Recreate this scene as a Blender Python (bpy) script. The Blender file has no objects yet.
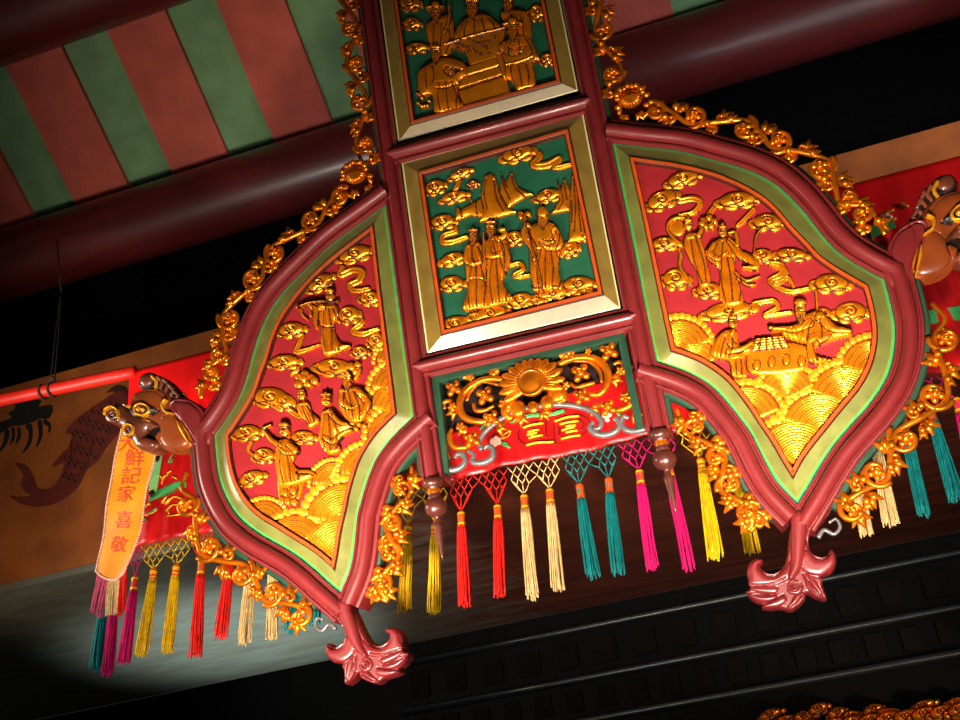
import bpy, bmesh, math, random
import numpy as np
from mathutils import Matrix, Vector
from mathutils.geometry import tessellate_polygon
random.seed(7)
SC = bpy.context.scene
COL = SC.collection
# ------------------------------------------------------------------ frames
F = 1114.0
W = np.array([[0.94596146, 0.24461226, 0.2128891], [0.30660308, -0.46088107, -0.83281642], [-0.10560055, 0.85308469, -0.5109746]])
C0 = np.array([0.0, 0.0, 1.6])
S = 1.5                                   # the hanging board is about two metres wide
RP = np.array([[0.9997, -0.0174, 0.0164], [0.0199, 0.9867, -0.1613], [-0.0134, 0.1616, 0.9868]])
q_, _ = np.linalg.qr(RP); RP = q_ * np.sign(np.diag(q_))
OP = C0 + S * np.array([-0.3441, 1.6803, 1.1223])
U = S / 560.0                             # one small unit on the board

def rays(p):
    p = np.atleast_2d(np.asarray(p, float))
    c = np.stack([(p[:, 0] - 480) / F, -(p[:, 1] - 360) / F, -np.ones(len(p))], -1)
    return c @ W.T
def PL(p, h=0.0):                         # traced outline -> the board's own plane (local x,y,z), h units proud
    d = rays(p) @ RP; o = (C0 - OP) @ RP
    t = (-h * U - o[1]) / d[:, 1]
    return o + d * t[:, None]
def WY(p, Y):                             # onto an upright plane of the hall
    d = rays(p); t = (Y - C0[1]) / d[:, 1]
    return C0 + d * t[:, None]
def WZ(p, z):
    d = rays(p); t = (z - C0[2]) / d[:, 2]
    return C0 + d * t[:, None]
def proj_local(q):                        # board-local -> photo frame, for clipping carved fields to their rims
    w = (np.asarray(q) @ RP.T + OP - C0) @ W
    return np.stack([480 + F * w[:, 0] / -w[:, 2], 360 - F * w[:, 1] / -w[:, 2]], -1)

# ------------------------------------------------------------------ materials
def lin(c): return tuple((x / 12.92 if x <= .04045 else ((x + .055) / 1.055) ** 2.4) for x in [v / 255 for v in c])
def mat(name, rgb, rough=.5, metal=0., coat=0., var=.12, vscale=30., bump=.0, bscale=80., stretch=None, sheen=0., rgb2=None, emis=0., spec=None):
    m = bpy.data.materials.new(name); m.use_nodes = True
    nt = m.node_tree; b = nt.nodes['Principled BSDF']
    c = lin(rgb); tc = nt.nodes.new('ShaderNodeTexCoord'); mp = nt.nodes.new('ShaderNodeMapping')
    nt.links.new(tc.outputs['Object'], mp.inputs['Vector'])
    if stretch: mp.inputs['Scale'].default_value = stretch
    n = nt.nodes.new('ShaderNodeTexNoise'); n.inputs['Scale'].default_value = vscale; n.inputs['Detail'].default_value = 5
    nt.links.new(mp.outputs[0], n.inputs['Vector'])
    r = nt.nodes.new('ShaderNodeValToRGB'); r.color_ramp.elements[0].position = .3; r.color_ramp.elements[1].position = .72
    c2 = lin(rgb2) if rgb2 else tuple(x * (1 - 2.2 * var) for x in c)
    r.color_ramp.elements[0].color = (*c2, 1); r.color_ramp.elements[1].color = (*(min(1, x * (1 + var * (0 if rgb2 else 1))) for x in c), 1)
    nt.links.new(n.outputs['Fac'], r.inputs[0]); nt.links.new(r.outputs[0], b.inputs['Base Color'])
    b.inputs['Roughness'].default_value = rough; b.inputs['Metallic'].default_value = metal
    b.inputs['Coat Weight'].default_value = coat; b.inputs['Coat Roughness'].default_value = .22
    if spec is not None: b.inputs['Specular IOR Level'].default_value = spec
    b.inputs['Sheen Weight'].default_value = sheen
    if bump:
        n2 = nt.nodes.new('ShaderNodeTexNoise'); n2.inputs['Scale'].default_value = bscale; n2.inputs['Detail'].default_value = 6
        nt.links.new(mp.outputs[0], n2.inputs['Vector'])
        bp = nt.nodes.new('ShaderNodeBump'); bp.inputs['Strength'].default_value = bump; bp.inputs['Distance'].default_value = .004
        nt.links.new(n2.outputs['Fac'], bp.inputs['Height']); nt.links.new(bp.outputs[0], b.inputs['Normal'])
    return m
M = dict(
 maroon=mat('maroon_lacquer', (104, 24, 27), .42, coat=.4, var=.08, vscale=14, bump=.12, bscale=60),
 olive=mat('olive_paint', (102, 104, 46), .5, coat=.6, var=.14, vscale=18, bump=.15, bscale=90),
 oliveb=mat('ochre_olive_paint', (118, 94, 36), .5, coat=.38, var=.12, vscale=18, bump=.15, bscale=90),
 pale=mat('pale_edge_paint', (196, 186, 130), .45, coat=.3, var=.06),
 lime=mat('light_green_paint', (46, 150, 96), .45, coat=.3, var=.08),
 lime2=mat('yellow_green_paint', (92, 136, 42), .45, coat=.3, var=.08),
 green=mat('jade_green_paint', (22, 56, 38), .5, coat=.2, var=.12, vscale=25, bump=.12),
 field=mat('dark_green_field_paint', (20, 78, 54), .5, coat=.25, var=.1, vscale=20),
 redfield=mat('red_field_paint', (140, 24, 30), .5, coat=.12, var=.1, vscale=16),
 orange=mat('orange_rim_paint', (176, 66, 12), .42, coat=.3, var=.1),
 brown=mat('brown_outline_paint', (66, 16, 4), .5, var=.1),
 gold=mat('gold_leaf', (246, 142, 16), .30, metal=.72, var=.13, vscale=26, bump=.3, bscale=70),
 gold2=mat('aged_gold_leaf', (228, 122, 18), .28, metal=.78, var=.2, vscale=22, bump=.4, bscale=60),
 goldb=mat('bright_gold_paint', (255, 170, 34), .34, metal=.6, var=.08, vscale=20),
 silver=mat('silver_grey_paint', (98, 92, 92), .35, metal=.3, coat=.3, var=.1),
 copper=mat('copper_brown_lacquer', (84, 38, 30), .34, metal=.3, coat=.5, var=.12),
 dark=mat('near_black_paint', (26, 14, 12), .45, var=.1),
 headb=mat('orange_brown_beast_paint', (134, 60, 22), .36, coat=.5, var=.2, vscale=12, bump=.15),
 headd=mat('umber_beast_paint', (112, 54, 34), .34, coat=.55, var=.2, vscale=12, bump=.15),
 log=mat('dark_red_log_lacquer', (84, 22, 22), .42, coat=.25, var=.12, vscale=6, stretch=(.5, 3, 3), bump=.15, bscale=20),
 plankr=mat('brick_red_plank_paint', (170, 72, 56), .8, var=.1, vscale=8, bump=.3, bscale=30),
 plankg=mat('grey_green_ceiling_paint', (98, 132, 88), .8, var=.1, vscale=8, bump=.3, bscale=30),
 black=mat('black_lacquer', (6, 5, 5), .55, spec=.08, var=.1, vscale=8, bump=.1),
 slate=mat('dull_black_lacquer', (22, 25, 28), .3, var=.1, vscale=8, bump=.1),
 bricky=mat('dim_brown_block_paint', (11, 8, 7), .8, spec=.1, var=.2, vscale=40, bump=.3),
 ochre=mat('ochre_wall_paint', (158, 84, 22), .7, var=.16, vscale=7, bump=.25, bscale=25, rgb2=(120, 60, 18)),
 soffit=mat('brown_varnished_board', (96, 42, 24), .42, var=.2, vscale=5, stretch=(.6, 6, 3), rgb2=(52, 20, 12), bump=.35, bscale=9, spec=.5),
 fishr=mat('oxblood_fish_paint', (98, 30, 16), .7, var=.15),
 fishl=mat('dark_oxblood_line_paint', (58, 16, 10), .7, var=.1),
 ink=mat('black_ink_paint', (16, 13, 10), .7, var=.1),
 satin=mat('red_satin', (245, 12, 14), .6, var=.12, vscale=5, stretch=(3, 1, .7), spec=.25, bump=.25, bscale=12),
 satind=mat('red_brocade', (206, 24, 24), .36, rgb2=(150, 4, 12), vscale=14, stretch=(2.2, 1, .8), spec=.4, bump=.3, bscale=14),
 yel=mat('golden_yellow_satin', (222, 138, 8), .45, var=.16, vscale=9, spec=.4, bump=.3, bscale=10),
 pinkt=mat('pale_pink_braid', (236, 176, 150), .7, var=.1),
 char=mat('red_embroidery_thread', (216, 52, 16), .6, var=.1),
 emg=mat('green_embroidery_thread', (60, 150, 74), .55, var=.1),
 emg2=mat('pale_green_embroidery_thread', (120, 200, 120), .55, var=.1),
 emy=mat('gold_embroidery_thread', (240, 190, 30), .4, metal=.4, var=.1),
 cord=mat('old_grey_brown_cord', (62, 44, 38), .8, var=.2),
 rod=mat('red_cloth_rod', (226, 34, 14), .5, var=.08, coat=.2))
TH = dict(teal=(0, 104, 104), magenta=(186, 6, 88), yellow=(214, 166, 4), red=(204, 22, 14), cream=(196, 162, 106), rose=(176, 66, 96), dimyellow=(210, 160, 16))
def paint_sheen(m):  # grey-green colour painting a cool daylight reflection onto the board's left part
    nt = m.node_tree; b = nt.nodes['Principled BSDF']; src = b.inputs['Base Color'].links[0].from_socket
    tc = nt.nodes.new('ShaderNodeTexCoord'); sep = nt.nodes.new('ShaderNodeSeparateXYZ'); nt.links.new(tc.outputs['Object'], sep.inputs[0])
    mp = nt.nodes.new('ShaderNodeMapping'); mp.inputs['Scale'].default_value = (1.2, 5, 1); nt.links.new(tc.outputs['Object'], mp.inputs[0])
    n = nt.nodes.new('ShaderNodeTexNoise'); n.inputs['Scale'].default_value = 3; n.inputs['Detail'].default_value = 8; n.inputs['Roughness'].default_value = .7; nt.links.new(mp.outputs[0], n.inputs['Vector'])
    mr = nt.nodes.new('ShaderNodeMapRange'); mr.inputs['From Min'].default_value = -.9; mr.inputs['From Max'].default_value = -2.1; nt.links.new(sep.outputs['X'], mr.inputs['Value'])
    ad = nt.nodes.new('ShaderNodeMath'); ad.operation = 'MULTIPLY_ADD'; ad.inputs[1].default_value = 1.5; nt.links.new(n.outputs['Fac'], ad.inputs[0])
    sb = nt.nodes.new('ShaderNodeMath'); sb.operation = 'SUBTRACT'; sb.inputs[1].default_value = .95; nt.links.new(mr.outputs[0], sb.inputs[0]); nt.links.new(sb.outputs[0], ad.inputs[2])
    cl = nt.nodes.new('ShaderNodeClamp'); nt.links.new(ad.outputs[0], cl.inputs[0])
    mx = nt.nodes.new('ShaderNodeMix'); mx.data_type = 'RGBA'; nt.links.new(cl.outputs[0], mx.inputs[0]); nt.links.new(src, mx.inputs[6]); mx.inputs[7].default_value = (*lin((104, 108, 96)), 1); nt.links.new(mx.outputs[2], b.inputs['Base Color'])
paint_sheen(M['soffit'])
for k, c in TH.items(): M[k] = mat(k + '_thread', c, .75, var=.16, vscale=60, spec=.2)

# ------------------------------------------------------------------ object helpers
def mk(name, verts, faces, mats, parent=None, mi=None, smooth=True, angle=None):
    me = bpy.data.meshes.new(name)
    me.from_pydata([tuple(v) for v in verts], [], faces)
    for m in (mats if isinstance(mats, (list, tuple)) else [mats]): me.materials.append(M[m])
    if mi is not None: me.polygons.foreach_set('material_index', np.asarray(mi, dtype=np.int32))
    me.polygons.foreach_set('use_smooth', np.full(len(me.polygons), bool(smooth)))
    me.update()
    if angle: me.set_sharp_from_angle(angle=math.radians(angle))
    o = bpy.data.objects.new(name, me); COL.objects.link(o)
    if parent is not None: o.parent = parent
    return o
def empty(name, label, cat, loc=(0, 0, 0), rot=None, group=None):
    o = bpy.data.objects.new(name, None); COL.objects.link(o); o.empty_display_size = .1
    mw = (rot.to_4x4() if rot is not None else Matrix.Identity(4)); mw.translation = Vector(loc); o.matrix_world = mw
    o['label'] = label; o['category'] = cat
    if group: o['group'] = group
    return o
def struct(o): o['kind'] = 'structure'; return o
class MB:                                  # collects several simple shapes of ONE piece
    def __init__(s): s.v = []; s.f = []; s.m = []; s.n = 0
    def add(s, v, f, m=0):
        v = np.asarray(v, float); s.v.append(v); s.f += [tuple(i + s.n for i in q) for q in f]
        s.m += (list(m) if hasattr(m, '__len__') else [m] * len(f)); s.n += len(v)
    def build(s, name, mats, parent=None, **k): return mk(name, np.concatenate(s.v), s.f, mats, parent, s.m, **k)
def mirror(o, parent=None, name=None):
    me = o.data.copy(); c = np.empty(len(me.vertices) * 3); me.vertices.foreach_get('co', c); c = c.reshape(-1, 3); c[:, 0] *= -1
    me.vertices.foreach_set('co', c.ravel()); me.flip_normals(); me.update()
    n = bpy.data.objects.new(name or o.name, me); COL.objects.link(n); n.parent = parent if parent is not None else o.parent
    return n
def catmull(p, n=6, closed=False):
    p = np.asarray(p, float); out = []; N = len(p)
    for i in range(N if closed else N - 1):
        a = p[(i - 1) % N] if closed or i > 0 else 2 * p[0] - p[1]
        b, c = p[i], p[(i + 1) % N]
        d = p[(i + 2) % N] if closed or i + 2 < N else 2 * p[-1] - p[-2]
        for k in range(n):
            t = k / n
            out.append(.5 * ((2 * b) + (c - a) * t + (2 * a - 5 * b + 4 * c - d) * t * t + (3 * b - a - 3 * c + d) * t ** 3))
    if not closed: out.append(p[-1])
    return np.array(out)
def resample(p, n):
    p = np.asarray(p, float); d = np.r_[0, np.cumsum(np.linalg.norm(np.diff(p, axis=0), axis=1))]
    t = np.linspace(0, d[-1], n); return np.stack([np.interp(t, d, p[:, k]) for k in range(p.shape[1])], -1)
def tube(mb, pts, rad, seg=8, m=0, flat=1.0, up=(0, -1, 0), n=5, cap=True):
    pts = catmull(pts, n) if n > 1 and len(pts) > 2 else np.asarray(pts, float)
    N = len(pts); r = np.interp(np.linspace(0, 1, N), np.linspace(0, 1, len(np.atleast_1d(rad))), np.atleast_1d(rad)) if np.ndim(rad) else np.full(N, rad)
    t = np.gradient(pts, axis=0); t /= np.linalg.norm(t, axis=1)[:, None] + 1e-12
    up = np.array(up, float); a = np.cross(t, up); bad = np.linalg.norm(a, axis=1) < .2
    if bad.any(): a[bad] = np.cross(t[bad], np.array([1., .1, 0]))
    a /= np.linalg.norm(a, axis=1)[:, None]; b = np.cross(a, t)
    th = np.arange(seg) * 2 * math.pi / seg
    v = (pts[:, None] + r[:, None, None] * (np.cos(th)[None, :, None] * a[:, None] + flat * np.sin(th)[None, :, None] * b[:, None])).reshape(-1, 3)
    f = [(i * seg + j, i * seg + (j + 1) % seg, (i + 1) * seg + (j + 1) % seg, (i + 1) * seg + j) for i in range(N - 1) for j in range(seg)]
    if cap: f += [tuple(range(seg))[::-1], tuple((N - 1) * seg + j for j in range(seg))]
    mb.add(v, f, m)
def ball(mb, c, r, m=0, seg=10, rings=7, rot=None):
    r = np.broadcast_to(np.asarray(r, float), (3,)); v = [(0, 0, 1)]
    for i in range(1, rings):
        a = math.pi * i / rings
        v += [(math.sin(a) * math.cos(2 * math.pi * j / seg), math.sin(a) * math.sin(2 * math.pi * j / seg), math.cos(a)) for j in range(seg)]
    v.append((0, 0, -1)); v = np.array(v) * r
    if rot is not None: v = v @ np.asarray(rot).T
    f = [(0, 1 + j, 1 + (j + 1) % seg) for j in range(seg)]
    for i in range(rings - 2):
        f += [(1 + i * seg + j, 1 + (i + 1) * seg + j, 1 + (i + 1) * seg + (j + 1) % seg, 1 + i * seg + (j + 1) % seg) for j in range(seg)]
    k = 1 + (rings - 1) * seg; b = 1 + (rings - 2) * seg
    f += [(k, b + (j + 1) % seg, b + j) for j in range(seg)]
    mb.add(v + np.asarray(c), f, m)
def lathe(mb, c, prof, m=0, seg=24, ms=None):
    v = np.array([(c[0] + r * math.cos(a), c[1] + r * math.sin(a), c[2] + z) for r, z in prof for a in np.arange(seg) * 2 * math.pi / seg])
    f = [(i * seg + j, (i + 1) * seg + j, (i + 1) * seg + (j + 1) % seg, i * seg + (j + 1) % seg) for i in range(len(prof) - 1) for j in range(seg)]
    mm = [(ms[i] if ms else m) for i in range(len(prof) - 1) for j in range(seg)]
    mb.add(v, f + [tuple(range(seg)), tuple((len(prof) - 1) * seg + j for j in range(seg))[::-1]], mm + [mm[0], mm[-1]])
def box(mb, lo, hi, m=0):
    x0, y0, z0 = lo; x1, y1, z1 = hi
    v = [(x0, y0, z0), (x1, y0, z0), (x1, y1, z0), (x0, y1, z0), (x0, y0, z1), (x1, y0, z1), (x1, y1, z1), (x0, y1, z1)]
    mb.add(v, [(0, 3, 2, 1), (4, 5, 6, 7), (0, 1, 5, 4), (1, 2, 6, 5), (2, 3, 7, 6), (3, 0, 4, 7)], m)
# offset of a polyline in the board plane, positive away from `inside`
def offs(p, inside, closed=False):
    p = np.asarray(p, float); N = len(p); nr = np.zeros_like(p)
    for i in range(N):
        a = p[(i - 1) % N] if closed or i > 0 else None; c = p[(i + 1) % N] if closed or i < N - 1 else None
        ns = []
        for s, e in ((a, p[i]), (p[i], c)):
            if s is None or e is None: continue
            d = e - s
            if np.linalg.norm(d) < 1e-9: continue
            d = d / np.linalg.norm(d); ns.append(np.array([d[1], -d[0]]))
        m = sum(ns); m = m / (np.linalg.norm(m) + 1e-12); k = m @ ns[0]; nr[i] = m / max(k, .35)
    area = 0
    mid = N // 2
    if closed:
        x, y = p[:, 0], p[:, 1]; area = np.sum(x * np.roll(y, -1) - y * np.roll(x, -1))
        if area < 0: nr = -nr
    elif (p[mid] - np.asarray(inside)) @ nr[mid] < 0: nr = -nr
    return nr
def sweep(mb, p, prof, inside=(0, 0), closed=False, ms=None, m=0, taper=0):
    nr = offs(p, inside, closed); N = len(p); K = len(prof); V = []
    for i in range(N):
        for j, (o, h) in enumerate(prof):
            q = p[i] + nr[i] * o * U; V.append((q[0], -h * U, q[1]))
    F_ = []; Mi = []
    for i in range(N if closed else N - 1):
        i2 = (i + 1) % N
        for j in range(K - 1):
            F_.append((i * K + j, i2 * K + j, i2 * K + j + 1, i * K + j + 1)); Mi.append(ms[j] if ms else m)
    if not closed:
        F_ += [tuple(range(K)), tuple((N - 1) * K + j for j in range(K))[::-1]]; Mi += [m, m]
    mb.add(V, F_, Mi)
def fixn(o):
    bm = bmesh.new(); bm.from_mesh(o.data); bmesh.ops.recalc_face_normals(bm, faces=bm.faces); bm.to_mesh(o.data); bm.free(); return o

# ------------------------------------------------------------------ carving tool: layered shapes -> real relief mesh with walls
def Zc(x0, y0, s): return lambda pts: np.asarray(pts, float) / s + np.array([x0, y0])
def sdpoly(X, Y, P):
    d = np.full(X.shape, 1e9); ins = np.zeros(X.shape, bool)
    for i in range(len(P)):
        ax, ay = P[i - 1]; bx, by = P[i]; ex, ey = bx - ax, by - ay
        t = np.clip(((X - ax) * ex + (Y - ay) * ey) / (ex * ex + ey * ey + 1e-12), 0, 1)
        d = np.minimum(d, np.hypot(X - ax - ex * t, Y - ay - ey * t))
        c = ((ay > Y) != (by > Y)) & (X < ex * (Y - ay) / (ey + 1e-12 * (ey == 0)) + ax); ins ^= c
    return d, ins
def sdline(X, Y, P, w):
    w = np.interp(np.linspace(0, 1, len(P)), np.linspace(0, 1, len(np.atleast_1d(w))), np.atleast_1d(w)) if np.ndim(w) else np.full(len(P), float(w))
    best = np.full(X.shape, -1e9); dd = np.full(X.shape, 1e9)
    for i in range(len(P) - 1):
        ax, ay = P[i]; ex, ey = P[i + 1] - P[i]
        t = np.clip(((X - ax) * ex + (Y - ay) * ey) / (ex * ex + ey * ey + 1e-12), 0, 1)
        d = np.hypot(X - ax - ex * t, Y - ay - ey * t); ww = w[i] + (w[i + 1] - w[i]) * t
        v = 1 - d / ww; dd = np.minimum(dd, d); best = np.maximum(best, v)
    return best, dd
class Relief:
    def __init__(s, z=None, k=1.0, ol=None): s.p = []; s.z = z or (lambda a: np.asarray(a, float)); s.k = k; s.outline = .85 if ol is None else ol
    def P(s, pts, h=3, e=4, base=0, m=0, smooth=True):
        q = s.z(pts); q = catmull(q, 4, True) if smooth else q; s.p.append(('P', q, h, e, base, m)); return s
    def E(s, x, y, rx, ry=None, ang=0, h=3, base=0, m=0, e=None):
        ry = ry or rx; a = np.linspace(0, 2 * math.pi, 22, endpoint=False); c, d = math.cos(math.radians(ang)), math.sin(math.radians(ang))
        q = np.stack([x + rx * np.cos(a) * c - ry * np.sin(a) * d, y + rx * np.cos(a) * d + ry * np.sin(a) * c], -1)
        q = s.z(q); s.p.append(('P', q, h, e or min(rx, ry) * s.k, base, m)); return s
    def K(s, pts, w, h=2.5, base=0, m=0):
        s.p.append(('K', catmull(s.z(pts), 5), np.atleast_1d(w) * s.k if np.ndim(w) else w * s.k, h, base, m)); return s
    def G(s, pts, w=1.1, d=1.2, m=None, n=5):
        s.p.append(('G', catmull(s.z(pts), n) if len(pts) > 2 else s.z(pts), w, d, m)); return s
    def spiral(s, x, y, r, turns=1.4, a0=0, flip=1, w=1.0, d=1.6, m=None):
        a = np.linspace(0, turns * 2 * math.pi, int(14 * turns)); rr = r * (.12 + .88 * a / a[-1])
        return s.G(np.stack([x + rr * np.cos(a0 + flip * a), y + rr * .8 * np.sin(a0 + flip * a)], -1), w, d, m)
    def cloud(s, x, y, rx, ry, ang=0, flip=1, h=3.2, base=0, m=0, gm=1):
        c, d = math.cos(math.radians(ang)), math.sin(math.radians(ang)); o = lambda u, v: (x + u * rx * c - v * ry * d, y + u * rx * d + v * ry * c)
        for (u, v, r) in ((-.72, .25, .42), (.72, .2, .40), (-.3, .62, .40), (.34, .6, .4), (0, 0, .0)):
            if r: s.E(*o(u * 1.0, v * .9), rx * r * .95, ry * (r + .12), ang, h=h * .7, base=base, m=m)
        s.E(x, y, rx * .8, ry * .82, ang, h=h, base=base, m=m, e=min(rx, ry) * s.k * .7)
        xx, yy = o(.02 * flip, -.02)
        s.spiral(xx, yy, min(rx * .42, ry * .62), 1.5, math.radians(ang) + .6, flip, .8, 1.5, gm)
        s.G([o(-.9, .1), o(-.6, .55), o(-.2, .42), o(.05, .7), o(.45, .45), o(.8, .55)], .7, .9, gm)
        return s
    def fan(s, x, y, r, a0=-170, a1=-10, bead=None, m=0, mb=2, gm=1, h=2.4, base=0, lines=15):
        a = np.radians(np.linspace(a0, a1, 30)); arc = np.stack([x + r * np.cos(a), y + r * np.sin(a)], -1)
        bead = bead or r * .12; n = max(4, int(abs(math.radians(a1 - a0)) * r / (bead * 1.35)))
        for t in np.radians(np.linspace(a0, a1, n)):
            s.E(x + (r - bead * .1) * math.cos(t), y + (r - bead * .1) * math.sin(t), bead * .95, h=h * .62, base=base + .4, m=mb)
        s.p.append(('P', s.z(np.concatenate([arc * .0 + np.array([x, y]) + (arc - np.array([x, y])) * (1 - .9 * bead / r), [[x, y + r * .15]]])), h, 6, base, m))
        s.G(np.array([x, y]) + (arc - np.array([x, y])) * (1 - .95 * bead / r), .9, 1.5, gm)
        for k in range(1, lines + 1):
            rr = (r - bead * .95) * (1 - k / (lines + 1.0)) ; s.G(np.array([x, y]) + (arc[::2] - np.array([x, y])) * rr / r, .42, .42, 1 if k % 3 == 0 else None, 2)
        return s
    def head(s, x, y, r, base=4, hat=None, beard=False, dx=0, m=0, gm=1):
        s.E(x, y, r * .8, r, h=2.6, base=base, m=m)
        s.E(x + dx * r * .2, y + r * .1, r * .2, r * .3, h=1.2, base=base + 2.4, m=m)
        for q in (-.35, .35): s.G([(x + (q + dx * .2) * r - r * .16, y - r * .12), (x + (q + dx * .2) * r + r * .16, y - r * .12)], .55, .8, gm)
        s.G([(x - r * .2 + dx * r * .2, y + r * .5), (x + r * .2 + dx * r * .2, y + r * .5)], .5, .7, gm)
        s.G([(x - r * .8, y - r * .2), (x - r * .7, y - r * .5), (x, y - r * .62), (x + r * .7, y - r * .5), (x + r * .8, y - r * .2)], .6, .9, gm)
        if hat == 'bun': s.E(x, y - r * .75, r * .75, r * .45, h=2.6, base=base + .5); s.E(x, y - r * 1.25, r * .38, h=2, base=base + .3)
        if hat == 'cap': s.E(x, y - r * .8, r * .85, r * .6, h=3, base=base + .5); s.G([(x - r * .8, y - r * .7), (x, y - r * .55), (x + r * .8, y - r * .7)], .6, 1, gm)
        if hat == 'crown':
            s.P([(x - r * .8, y - r * .5), (x + r * .8, y - r * .6), (x + r * .95, y - r * 1.3), (x + r * .4, y - r * 1.25), (x, y - r * 1.75), (x - r * .4, y - r * 1.2), (x - r * .95, y - r * 1.2)], 2.4, 3, base + .5, smooth=False)
            s.G([(x - r * .75, y - r * .75), (x + r * .75, y - r * .85)], .6, 1, gm)
        if hat == 'brim': s.K([(x - r * 1.3, y - r * .5), (x, y - r * .75), (x + r * 1.3, y - r * .6)], r * .22, 2, base + 1); s.E(x, y - r * 1.0, r * .7, r * .6, h=3, base=base + .5)
        if hat == 'bald': s.E(x, y - r * .75, r * .8, r * .9, h=3.2, base=base + .6)
        if beard:
            s.P([(x - r * .7, y + r * .35), (x + r * .7, y + r * .3), (x + r * .5, y + r * 1.2), (x + r * .1, y + r * 2.0), (x - r * .4, y + r * 1.3)], 1.8, 3, base + 1.6)
            for q in (-.3, 0, .3): s.G([(x + q * r, y + r * .6), (x + q * r * .5 + r * .05, y + r * 1.7)], .45, .8, gm)
        return s
    def folds(s, A, B, n=5, bow=.12, d=1.1, m=None, w=.8):   # A,B: two point pairs, top line and hem line
        (ax, ay), (bx, by) = A; (cx, cy), (ex, ey) = B
        for i in range(n):
            t = (i + .5) / n; x0, y0 = ax + (bx - ax) * t, ay + (by - ay) * t; x1, y1 = cx + (ex - cx) * t, cy + (ey - cy) * t
            L = math.hypot(x1 - x0, y1 - y0); o = bow * L * (t - .5) * 2 * (1 if i % 2 else .4)
            s.G([(x0, y0), ((x0 + x1) / 2 + o, (y0 + y1) / 2), (x1, y1)], w, d, m if i % 2 else None)
        return s
    def build(s, name, mats, parent, base=4.0, clip=None, step=.55, back=None, mapf=None, flatback=True, ramp=1.5):
        pts = np.concatenate([q[1] for q in s.p if q[0] != 'G']); pad = 14
        lo = pts.min(0) - pad; hi = pts.max(0) + pad
        if clip is not None: lo = np.maximum(lo, clip.min(0) - 1); hi = np.minimum(hi, clip.max(0) + 1)
        gx = np.arange(lo[0], hi[0], step); gy = np.arange(lo[1], hi[1], step)
        X, Y = np.meshgrid(gx, gy); H = np.zeros(X.shape); K = np.zeros(X.shape, bool); MI = np.zeros(X.shape, np.int32)
        for q in s.p:
            q = tuple(q)
            if s.outline:
                if q[0] == 'G': q = (q[0], q[1], q[2], q[3] * 1.5, q[4])
                elif q[0] == 'P': q = (q[0], q[1], q[2] * 1.5, q[3], q[4] * 1.25, q[5])
                else: q = (q[0], q[1], q[2], q[3] * 1.5, q[4] * 1.25, q[5])
            P_ = q[1]; w = 3 if q[0] == 'P' else (float(np.max(q[2])) + 2 if q[0] == 'K' else q[2] * 3.2)
            i0, i1 = np.searchsorted(gx, [P_[:, 0].min() - w, P_[:, 0].max() + w]); j0, j1 = np.searchsorted(gy, [P_[:, 1].min() - w, P_[:, 1].max() + w])
            if i1 <= i0 or j1 <= j0: continue
            sl = (slice(j0, j1), slice(i0, i1)); x, y = X[sl], Y[sl]
            if q[0] == 'P':
                _, _, h, e, b, m = q; d, ins = sdpoly(x, y, P_); t = np.clip(d / max(e, .5), 0, 1); v = b + h * np.sqrt(np.clip(1 - (1 - t) ** 2, 0, 1)); k = ins
            elif q[0] == 'K':
                _, _, ww, h, b, m = q; bv, _ = sdline(x, y, P_, ww); k = bv > 0; t = np.clip(bv, 0, 1); v = b + h * np.sqrt(np.clip(1 - (1 - t) ** 2, 0, 1))
            else:
                _, _, ww, dpt, m = q; _, dd = sdline(x, y, P_, ww); g = np.exp(-(dd / ww) ** 2) * dpt
                H[sl] -= g
                if m is not None: MI[sl] = np.where(dd < ww * .8, m, MI[sl])
                continue
            H[sl] = np.where(k, v, H[sl]); mm = m
            if s.outline and m != 2 and h > 1.7:
                dd_ = d if q[0] == 'P' else (np.clip(bv, 0, 1) * float(np.mean(ww))); mm = np.where(dd_ < s.outline, 1, m)
            MI[sl] = np.where(k, mm, MI[sl]); K[sl] |= k
        if clip is not None: _, ins = sdpoly(X, Y, clip); K &= ins
        Hm = float(H[K].mean()) if K.any() else 0
        H = np.maximum(H, .15)
        c = K[:-1, :-1] & K[1:, :-1] & K[:-1, 1:] & K[1:, 1:]
        used = np.zeros(K.shape, bool); used[:-1, :-1] |= c; used[1:, :-1] |= c; used[:-1, 1:] |= c; used[1:, 1:] |= c
        idx = -np.ones(K.shape, np.int64); idx[used] = np.arange(used.sum())
        pp = np.stack([X[used], Y[used]], -1)
        if mapf is None:
            L = PL(pp, base + Hm); L[:, 1] = -(base + H[used]) * U
        else: L = mapf(pp, H[used])
        B_ = L.copy()
        if mapf is None: B_[:, 1] = -(base - .3 if back is None else back) * U
        else: B_ = mapf(pp, np.full(len(pp), -.3 if back is None else back))
        jj, ii = np.nonzero(c); n = len(L)
        a_, b_, c_, d_ = idx[jj, ii], idx[jj, ii + 1], idx[jj + 1, ii + 1], idx[jj + 1, ii]
        faces = np.stack([a_, d_, c_, b_], -1).tolist(); mi = MI[jj, ii].tolist()
        cp = np.pad(c, 1)
        wall = []
        for (dj, di, e0, e1) in ((-1, 0, (a_, b_), None), (1, 0, (c_, d_), None), (0, -1, (d_, a_), None), (0, 1, (b_, c_), None)):
            s_ = ~cp[jj + 1 + dj, ii + 1 + di]; p0, p1 = e0[0][s_], e0[1][s_]
            wall.append(np.stack([p0, p1, p1 + n, p0 + n], -1)); mi += MI[jj[s_], ii[s_]].tolist()
        faces += np.concatenate(wall).tolist()
        V = np.concatenate([L, B_])
        return mk(name, V, faces, mats, parent, mi, smooth=True, angle=50)
GM = ['gold', 'brown', 'goldb']

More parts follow.
